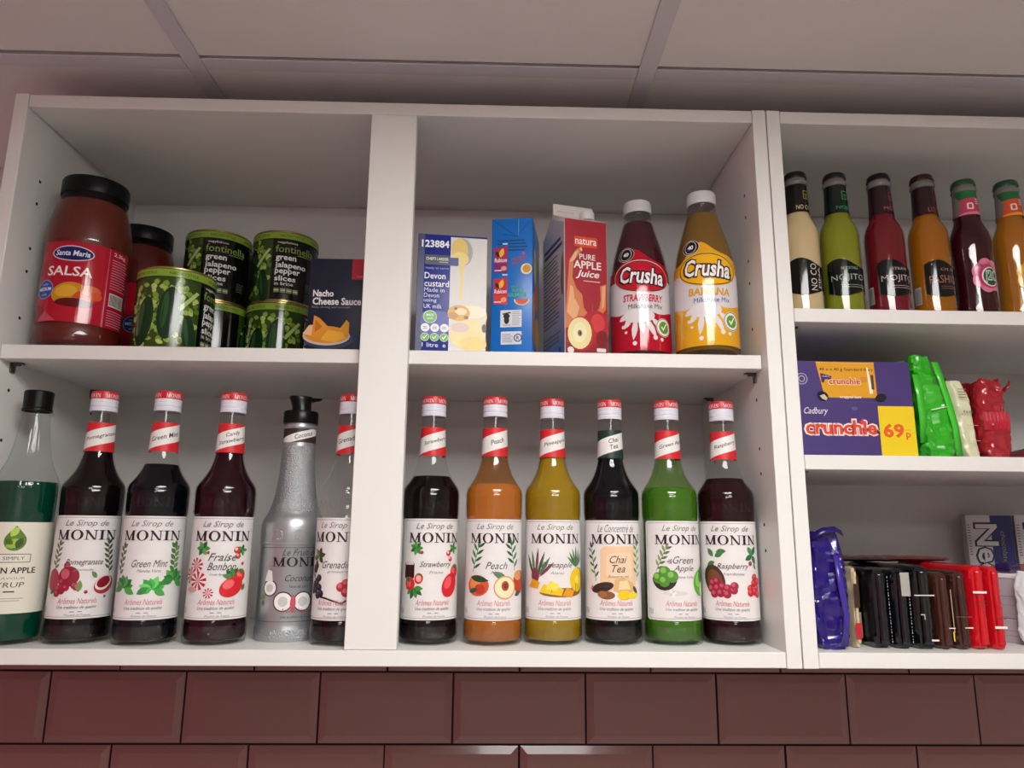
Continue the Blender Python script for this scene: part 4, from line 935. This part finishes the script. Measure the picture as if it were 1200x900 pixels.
# ================================================================== snack packets
def film(col, rough=.25):
    return mat('film_%s_%d' % (col.lstrip('#'), int(rough*100)), col, rough, spec=.6, coat=.35, var=.12, vscale=25, bump=.25, bscale=60)
def crumple(name, lab, cat, x, y, z, wd, d, h, col, seed=0, amp=.005, lean=(0, 0), pinch=.25, rot=0., ridge=26, group=None, rough=.25, top_open=False, n=96, m=56):
    """upright soft packet: rounded section, creased film, gathered top"""
    t = thing(name, lab, cat, (x, y, z), rot, group); V = []; F = []; off = Vector((seed*7.3, seed*3.1, seed*1.7))
    for j in range(m+1):
        s = j/m
        taper = 1-.25*max(0, (.10-s)/.10)
        k = taper*(1-pinch*max(0, (s-.72)/.28)**1.3)
        for i in range(n):
            a = 2*PI*i/n; c, q = math.cos(a), math.sin(a); e = .42
            px = math.copysign(abs(c)**e, c)*wd/2*k; py = math.copysign(abs(q)**e, q)*d/2*(1-.1*max(0, (s-.8)/.2))
            p = Vector((px, py, s*h)); nv = Vector((c, q, 0))
            q1 = Vector((p.x, p.y, p.z*.45))*ridge+off; q2 = Vector((p.x+p.z*.3, p.y, p.z))*ridge*2.3+off*2
            w1 = 1-abs(noise.noise(q1))*2.4; w2 = 1-abs(noise.noise(q2))*2.4; w3 = 1-abs(noise.noise(q2*2.2))*2.4
            dsp = amp*(w1-.7)*1.1+amp*.5*(w2-.6)+amp*.22*(w3-.6)
            if s < .03: dsp = min(dsp, 0)
            p += nv*dsp
            p.z = max(0, p.z+(amp*1.3*noise.noise(p*30+off) if 0 < s < 1 else (amp*1.6*noise.noise(Vector((a*1.5, seed, 0))) if s == 1 else 0)))
            p.x += lean[0]*s; p.y += lean[1]*s
            V.append(p)
    for j in range(m):
        for i in range(n):
            b = (i+1) % n; F.append((j*n+i, j*n+b, (j+1)*n+b, (j+1)*n+i))
    F.append(tuple(range(n))[::-1])
    if not top_open:
        c0 = len(V); V.append(Vector((lean[0], lean[1], h*.985)))
        for i in range(n): F.append((m*n+i, m*n+(i+1) % n, c0))
    obj('wrapper', mesh('packet_film', V, F, True, 14), film(col, rough), t)
    return t
def strip(parent, name, pts, wd, col, dirv=(1, 0, 0)):
    """narrow bit of printed or torn film following points"""
    V = []; F = []; dv = Vector(dirv)*wd/2
    for p in pts: V += [Vector(p)-dv, Vector(p)+dv]
    for i in range(len(pts)-1): F.append((2*i, 2*i+1, 2*i+3, 2*i+2))
    me = mesh(name, V, F, True, 30); o = obj(name, me, film(col, .3), parent)
    md = o.modifiers.new('thick', 'SOLIDIFY'); md.thickness = .0005
    return o
def bar_pack(lab, x0, x1, y, z, h, d, col, seed, marks, lean=0., group=None):
    """multipack lying on its long edge, narrow end to the front: soft body tapering to a crimped end seam"""
    wd = x1-x0; t = thing('snack_packet', lab, 'packet', ((x0+x1)/2, y, z), 0, group); n = 96
    V = []; F = []; off = Vector((seed*5.1, seed*2.3, seed)); secs = [(0, .62), (.003, .82), (.010, .96), (.022, 1.0), (.05, 1), (.10, 1), (d-.02, 1), (d-.004, .9), (d, .6)]
    for yy, k in secs:
        for i in range(n):
            a = 2*PI*i/n; c, q = math.cos(a), math.sin(a); e = .36
            p = Vector((math.copysign(abs(c)**e, c)*wd/2*(k if yy < .03 else 1), yy, h/2+math.copysign(abs(q)**e, q)*h/2*(.93+.07*k)))
            w1 = 1-abs(noise.noise(Vector((p.x, p.y, p.z*.6))*60+off))*2.2+.5*(1-abs(noise.noise(p*150+off))*2)
            p += Vector((c*.6, -.9 if yy < .02 else 0, q*.6))*.0022*(w1-1.0)
            p.x += lean*p.z/h; p.z = max(0, p.z); p.x = max(-wd/2+.0004+min(0, lean*p.z/h), min(wd/2-.0004+max(0, lean*p.z/h), p.x))
            V.append(p)
    for j in range(len(secs)-1):
        for i in range(n):
            b = (i+1) % n; F.append((j*n+i, (j+1)*n+i, (j+1)*n+b, j*n+b))
    F.append(tuple(range(n))); F.append(tuple(range((len(secs)-1)*n, len(secs)*n))[::-1])
    me = mesh('bar_pack', V, F, True, 26)
    wr = obj('wrapper', me, film(col, .22), t)
    # crimped fin folded flat on the narrow front
    V = []; F = []; m = 26; fx = wd*.28
    for i in range(m+1):
        zz = h*(.06+.88*i/m); yy = -.0012+.0012*noise.noise(Vector((i*.35, seed*3.3, 0))); zig = .0003*(1 if i % 2 else -1)
        V += [(-wd*.12+lean*zz/h, yy, zz), (fx*.5+lean*zz/h, yy-.0005, zz), (fx+zig+lean*zz/h, yy-.0004, zz)]
    for i in range(m):
        for c in (0, 1): F.append((3*i+c, 3*i+c+1, 3*i+c+4, 3*i+c+3))
    fo = obj('crimped_fin', mesh('crimped_fin', V, F, True, 60), film(col, .22), t)
    fo.modifiers.new('thick', 'SOLIDIFY').thickness = .0005
    P = Print()
    for mk in marks:
        if mk[0] == 'dots':
            for i in range(22): P.rect(mk[1]+lean*1000*(i/22), mk[1]+.8+lean*1000*(i/22), h*1000*(.08+.84*i/22), h*1000*(.08+.84*i/22)+(1.1 if i % 3 else 2.2), mk[2])
        elif mk[0] == 'rect': P.rect(*mk[1:])
    if P.items: P.build(t, planemap((0, -.0035, 0), (1, 0, 0), (0, 0, 1)), off0=.0002, names={'picture': 'printed_marks'})
    return t
# ---- middle shelf: chocolate bar display box
Z4 = RS2
M_PURP = mat('purple_card', '#43316e', .5, var=.06, vscale=30)
bx0, bx1, by, bh, bd = 1.0215, 1.1755, .022, .124, .23
t = thing('display_box', 'purple cardboard box of chocolate bars with a yellow price sticker', 'box', ((bx0+bx1)/2, by, Z4))
bw = (bx1-bx0)/2
cb = obj('carton', box('display_carton', -bw, bw, 0, bd, 0, bh, .001, 1), M_PURP, t)
P = Print()
P.poly([(-46, 122.5), (30, 122.5), (31, 76), (-37, 76)], '#d99a1c').poly([(-46, 122.5), (30, 122.5), (30.1, 121.4), (-45.8, 121.4)], '#efb83a')
P.text('48 x e 40 g Standard Bars', -7, 112.5, 70, 5, '#4a3216', 0, .012)
P.poly([(-41, 108), (-26, 104), (-28, 99), (-35, 100), (-37, 95), (-40, 96)], '#3a2c5c').text('Cadbury', -33.5, 103.5, 10, 3, '#d8c8e0', .2)
P.text('crunchie', -10, 97.5, 43, 10.5, '#f4d8a0', 0, .05).text('crunchie', -10, 97.5, 41, 8.6, '#b8306a', 0, .02)
P.lines(11, 19, 102, 3, 2.4, 1.2, '#c07a3a', .1); P.poly([(19.5, 116), (21.5, 116), (26, 82), (21.5, 81)], '#f0e6cc').rect(24.4, 28, 87, 106, '#4a3c34')
P.text('wrapped bars', -4, 76.5, 28, 4.8, '#e8dcc8', .2, .02)
P.ring(-65.5, 100, 7.6, 1.2, '#a89ab8').ring(-65.5, 100, 4.4, 1.4, '#a89ab8')
P.text('Cadbury', -50, 57.5, 31, 11, '#ddd4e4', .35, .005)
P.text('crunchie', -19, 37.5, 97, 23, '#f2dcd2', 0, .085).text('crunchie', -19, 37.5, 92, 18.5, '#d8402c', 0, .03).poly([(9, 49.5), (10.4, 46.1), (14, 45.9), (11.2, 43.7), (12.2, 40.1), (9, 42.1), (5.8, 40.1), (6.8, 43.7), (4, 45.9), (7.6, 46.1)], '#d8402c')
P.rect(30, 76.4, 0.6, 65.5, '#e6c81c').text('69', 48, 34, 27, 18.5, '#dd5c22', 0, .035).text('p', 66.5, 27, 6.4, 9, '#dd5c22', 0, .02).rect(62, 70, 34.6, 35.2, '#c9a02a')
P.rect(-44, 36, 70, 70.6, '#5c4a86').circ(0, 62, 4, '#4c5a86', 2.6)
P.build(cb, FM, off0=.0002, step=.00002, rough=.45)
# hand slots with what shows inside
for i, (u, v, rx, ry, rot) in enumerate(((-40, 77.5, 7.5, 6.2, -.5), (35, 76, 7.5, 5.4, .35))):
    sl = Print(); sl.poly(ell(u, v, rx, ry, rot), '#120d16'); so = sl.build(cb, FM, off0=.0009, names={'picture': 'hand_slot'}, rough=.8)['picture']
    if i == 0:
        s2 = Print(); s2.poly([(-44, 78), (-38, 80), (-34, 75), (-36, 72), (-41, 74)], '#c9bfae').poly([(-39, 75), (-35, 76), (-35, 73)], '#d8c83a'); s2.build(so, FM, off0=.001, names={'picture': 'bar_wrappers'})
# ---- green, white-and-red, red crumpled packets
g = crumple('snack_packet', 'tall crumpled bright green packet leaning on the purple box', 'packet', 1.2105, .082, Z4, .050, .11, .134, '#2fae1c', 3, .0065, (-.012, 0), .45, .06, 24, 'packets on the middle shelf', .28)
strip(g, 'side_fin', [(.019, -.055, .004), (.016, -.057, .04), (.010, -.058, .07), (.004, -.057, .10), (-.001, -.054, .126)], .009, '#3cc428')
strip(g, 'torn_flap', [(-.024, -.050, .02), (-.026, -.056, .05), (-.028, -.058, .08), (-.030, -.056, .108)], .010, '#3fbf2c')
strip(g, 'fold_edge', [(-.014, -.0565, .062), (-.002, -.0585, .0645), (.006, -.058, .066)], .0016, '#d2ecb8', (0, 0, 1))
crumple('snack_packet', 'small dark packet with white edge wedged between purple box and green packet', 'packet', 1.1805, .075, Z4, .0075, .05, .03, '#3c1c1e', 9, .001, (0, 0), .3, 0, 60, 'packets on the middle shelf', .3, n=24, m=10)
wp = crumple('snack_packet', 'cream white packet with small dark print between green and red packets', 'packet', 1.2585, .095, Z4, .026, .11, .106, '#d9d8b4', 5, .0022, (-.010, 0), .15, .05, 30, 'packets on the middle shelf', .35)
WPp = Print(); WPp.text('4 x 100', 0, 62, 14, 4, '#3a3a2c', 0, .02, rot=-.06).lines(-9, 3, 92, 4, 3.6, 1.2, '#8a8a6c', .2).rect(-6, 9, 44, 44.6, '#b9b894').rect(-6, 9, 24, 24.5, '#b9b894')
WPp.build(wp, planemap((.0, -.0585, 0), (1, 0, 0), (-.09, 0, 1)), off0=.0002)
rp = crumple('snack_packet', 'shiny deep red packet with folded ridges beside the cream packet', 'packet', 1.2935, .085, Z4, .042, .10, .106, '#a01826', 7, .0042, (.002, 0), .12, -.05, 28, 'packets on the middle shelf', .2)
fl = []
V = []; F = []
for i in range(15):
    xx = -.0165+.033*i/14; dp = .0010*math.cos(i*PI)
    V += [(xx, -.0508+dp, .038), (xx*1.03, -.0518+dp, .050), (xx, -.0508+dp, .062)]
for i in range(14):
    for c in (0, 1): F.append((3*i+c, 3*i+3+c, 3*i+4+c, 3*i+1+c))
obj('pleated_seal', mesh('pleated_seal', V, F), film('#b8283a', .2), rp).modifiers.new('thick', 'SOLIDIFY').thickness = .0005
strip(rp, 'torn_corner', [(.016, -.045, .09), (.022, -.048, .097), (.026, -.046, .104)], .008, '#8c1420', (0, .4, .6))
crumple('snack_packet', 'dark maroon packet standing behind the cream and red packets', 'packet', 1.291, .195, Z4, .070, .08, .135, '#5e1018', 12, .004, (0, 0), .2, .1, 26, 'packets on the middle shelf', .25)
# ---- long maroon carton lying at the end of the shelf
t = thing('biscuit_box', 'flat maroon biscuit box lying at the end of the middle shelf', 'box', (1.408, .10, Z4), -.10)
V = [(-.095, -.05, 0), (.095, -.05, 0), (.095, .05, 0), (-.095, .05, 0), (-.095, -.05, .008), (.095, -.05, .05), (.095, .05, .05), (-.095, .05, .008)]
cb = obj('carton', mesh('wedge_box', V, [(0, 3, 2, 1), (4, 5, 6, 7), (0, 1, 5, 4), (1, 2, 6, 5), (2, 3, 7, 6), (3, 0, 4, 7)]), mat('maroon_card', '#5a1c22', .4, var=.15, vscale=40), t)
P = Print(); P.circ(-40, 14, 8, '#a86a3a').circ(-40, 14, 4, '#5a2c1c').circ(-10, 22, 9, '#b5783f').text('BISCUITS', 30, 24, 60, 10, '#d8b890', 0, .02)
P.build(cb, planemap((0, -.05, 0), (1, 0, 0), (0, 0, 1)), off0=.0002)

# ---- bottom board of the right-hand cabinet
pp = crumple('snack_packet', 'tall crumpled shiny purple packet against the cabinet side', 'packet', 1.0505, .070, T, .050, .10, .138, '#21106c', 21, .005, (-.002, 0), .2, 0., 26, 'packets on the bottom board', .18)
strip(pp, 'folded_top', [(-.022, -.046, .130), (-.006, -.050, .139), (.010, -.050, .141), (.020, -.046, .136)], .010, '#1e0f60', (0, .5, .7))
strip(pp, 'side_fin', [(.010, -.053, .004), (.013, -.056, .04), (.008, -.057, .075), (.006, -.056, .11)], .007, '#3a2a96')
cp2 = bar_pack('thin cream packet with a red corner beside the purple packet', 1.0785, 1.0875, .030, T, .096, .12, '#cdbb98', 31, [('rect', -4, 3.5, 12, 30, '#b8202c'), ('rect', -3, 3.6, 48, 76, '#3a2216')], .0, 'packets on the bottom board')
bar_pack('brown and cream packet set back beside the black packets', 1.0885, 1.1005, .055, T, .098, .13, '#6b5a4a', 33, [('rect', -4, 5, 52, 84, '#2e1c16'), ('rect', -5, 5, 10, 40, '#8a8074')], 0, 'packets on the bottom board')
bar_pack('black packet with a white dotted seam beside the brown and cream packet', 1.1010, 1.1265, .030, T, .094, .16, '#090b11', 35, [('dots', 8.5, '#b9bcc4')], -.0005, 'packets on the bottom board')
kp = bar_pack('middle one of the three black packets with silver foil showing', 1.1270, 1.1500, .028, T, .094, .16, '#080a10', 37, [('dots', 8.0, '#c4c6cc'), ('rect', -1, 10, 62, 90, '#a9a79c')], 0, 'packets on the bottom board')
bar_pack('black packet with a white printed line beside the brown packets', 1.1505, 1.1780, .026, T, .098, .16, '#07090d', 39, [('rect', -12, 13, 62.5, 63.8, '#d8dad8'), ('rect', -6, -1, 40, 41.2, '#c4c6c8'), ('rect', -2, -1, 35, 41, '#c4c6c8'), ('rect', 4, 13, 10, 12, '#e0e2e4')], 0, 'packets on the bottom board')
bar_pack('brown packet with a yellow fleck beside the black packets', 1.1785, 1.1995, .026, T, .090, .16, '#3e2016', 41, [('rect', 8, 9, 20, 70, '#b89a80'), ('rect', 2, 10, 24.5, 25.6, '#e6dcd0'), ('rect', 6.5, 8.2, 10, 21, '#d8c02c')], 0, 'packets on the bottom board')
bar_pack('plain brown packet beside the red packets', 1.2000, 1.2220, .026, T, .092, .16, '#3a1e16', 43, [('rect', 0, 10, 25, 26.2, '#e6dcd0'), ('rect', -10, 10, 38, 38.6, '#7a5a48')], 0, 'packets on the bottom board')
bar_pack('bright red packet with a white bar high on its end', 1.2225, 1.2435, .024, T, .099, .16, '#c8101c', 45, [('rect', -9, 8, 66, 68.6, '#f0e6e2'), ('rect', -9, 9, 56, 56.7, '#7c0a14'), ('rect', -9, 9, 52, 52.7, '#7c0a14')], 0, 'packets on the bottom board')
bar_pack('bright red packet with a white bar low on its end', 1.2440, 1.2630, .024, T, .098, .16, '#c20f1b', 47, [('rect', -7, 8, 25, 27.8, '#f0e6e2'), ('rect', -8, 8, 36, 36.6, '#7c0a14')], 0, 'packets on the bottom board')
# flat packets lying on top, further back
def slab(name, lab, cat, x, y, z, wd, d, h, rot, col, seed, group=None, mt=None):
    t = thing(name, lab, cat, (x, y, z), rot, group); V = []; F = []; nx, ny = 22, 12; off = Vector((seed, seed*2, 0))
    for s in (1, -1):
        for j in range(ny+1):
            for i in range(nx+1):
                u, v = i/nx*2-1, j/ny*2-1; e = max(0, (1-u**6)*(1-v**6))**.5
                zz = h/2+s*h/2*e
                if s > 0: zz += .0018*e*noise.noise(Vector((u*5, v*5, 0))+off)
                V.append((u*wd/2, v*d/2, max(0, zz)))
    n1 = (nx+1)*(ny+1)
    for j in range(ny):
        for i in range(nx):
            a = j*(nx+1)+i; q = (a, a+1, a+nx+2, a+nx+1); F.append(q); F.append(tuple(n1+k for k in q[::-1]))
    me = mesh('flat_packet', V, F); bm = bmesh.new(); bm.from_mesh(me); bmesh.ops.remove_doubles(bm, verts=bm.verts[:], dist=1e-5); bm.to_mesh(me); bm.free(); finish(me, True, 40)
    obj('wrapper', me, mt or film(col, .25), t); return t
slab('snack_packet', 'flat maroon packet lying across the tops of the black packets', 'packet', 1.145, .150, T+.0985, .13, .07, .006, .05, '#451418', 3, 'flat packets laid on top')
slab('snack_packet', 'flat red and gold packet lying across the brown and red packets', 'packet', 1.222, .150, T+.0995, .085, .07, .006, -.1, '#6c2420', 8, 'flat packets laid on top')
# two pale cartons, turned, jutting over the edge of the board
M_PALE = mat('pale_lilac_card', '#b3a6ae', .5, var=.06, vscale=20)
rt = .50
def pale(z, h, lab):
    t = thing('pale_carton', lab, 'carton', (1.375, .105, z), rt, 'pale cartons')
    cb = obj('carton', box('pale_carton', -.072, .072, -.125, .045, 0, h, .0015, 2), M_PALE, t)
    P = Print(); P.rect(4, 166, h*500-.4, h*500+.4, '#8d8089').rect(4, 166, h*300-.3, h*300+.3, '#8d8089'); P.build(cb, planemap((-.072, .045, 0), (0, -1, 0), (0, 0, 1)), off0=.0002, names={'picture': 'printed_lines'})
    return t
pale(T, .030, 'pale lilac carton at the bottom of the carton pair')
t = pale(T+.0305, .055, 'pale lilac carton with a white lid rim on top of the other pale carton')
obj('lid_rim', box('lid_rim', -.0735, .0735, -.1265, .0465, .0500, .0562, .0012, 2), mat('white_card', '#e6e1df', .5), t)
TOPZ = T+.0305+.0563
wf = crumple('wrapper_bag', 'crumpled shiny white plastic wrapper on the pale cartons', 'wrapper', 1.400, .030, TOPZ, .085, .060, .022, '#dfe4e8', 51, .004, (0, 0), .3, .4, 26, None, .2, n=36, m=10)
slab('chocolate_bar', 'yellow wrapped bar lying on the pale carton lid', 'bar', 1.395, .112, TOPZ, .070, .026, .012, .25, '#b8a81c', 14)
slab('chocolate_bar', 'pinkish brown wrapped bar beside the yellow bar', 'bar', 1.350, .118, TOPZ, .060, .024, .010, .15, '#8c5048', 17)
slab('chocolate_bar', 'small dark purple wrapped bar at the back corner of the pale carton', 'bar', 1.318, .086, TOPZ, .026, .020, .014, .4, '#2a1a4c', 19)
crumple('plastic_wrapper', 'white crinkled plastic wrapper standing against the pale carton side', 'wrapper', 1.3215, .0310, T, .070, .009, .090, '#dfe4e8', 61, .0016, (0, 0), .2, -1.0708, 40, None, .2)
# two biscuit boxes standing at the back
M_BLUEW = mat('white_box_card', '#cfc6cc', .4, var=.04)
def sidebox(x, y, rot, lab):
    t = thing('biscuit_box', lab, 'box', (x, y, T), rot, 'boxes standing at the back')
    cb = obj('carton', box('biscuit_carton', -.030, .030, 0, .045, 0, .165, .001, 1), M_BLUEW, t)
    P = Print(); P.rect(2, 29.6, .6, 164, '#1a1c66')
    P.text('Neo', -4, 110, 88, 34, '#12143c', 0, .06, rot=-PI/2).text('Neo', -4, 110, 82, 28, '#d6d2d2', 0, .02, rot=-PI/2)
    P.text('chocolate', 17, 118, 46, 6, '#8a8a6c', .2, rot=-PI/2).lines(-28, -24, 150, 12, 4, 1.4, '#6a5a6c', .2)
    P.build(cb, FM, off0=.0002, step=.00003); return t
sidebox(1.3900, .2180, -.45, 'white and blue box with sideways lettering standing behind the red packets')
sidebox(1.4470, .1910, -.45, 'white and blue box with sideways lettering standing behind the white plastic wrapper')
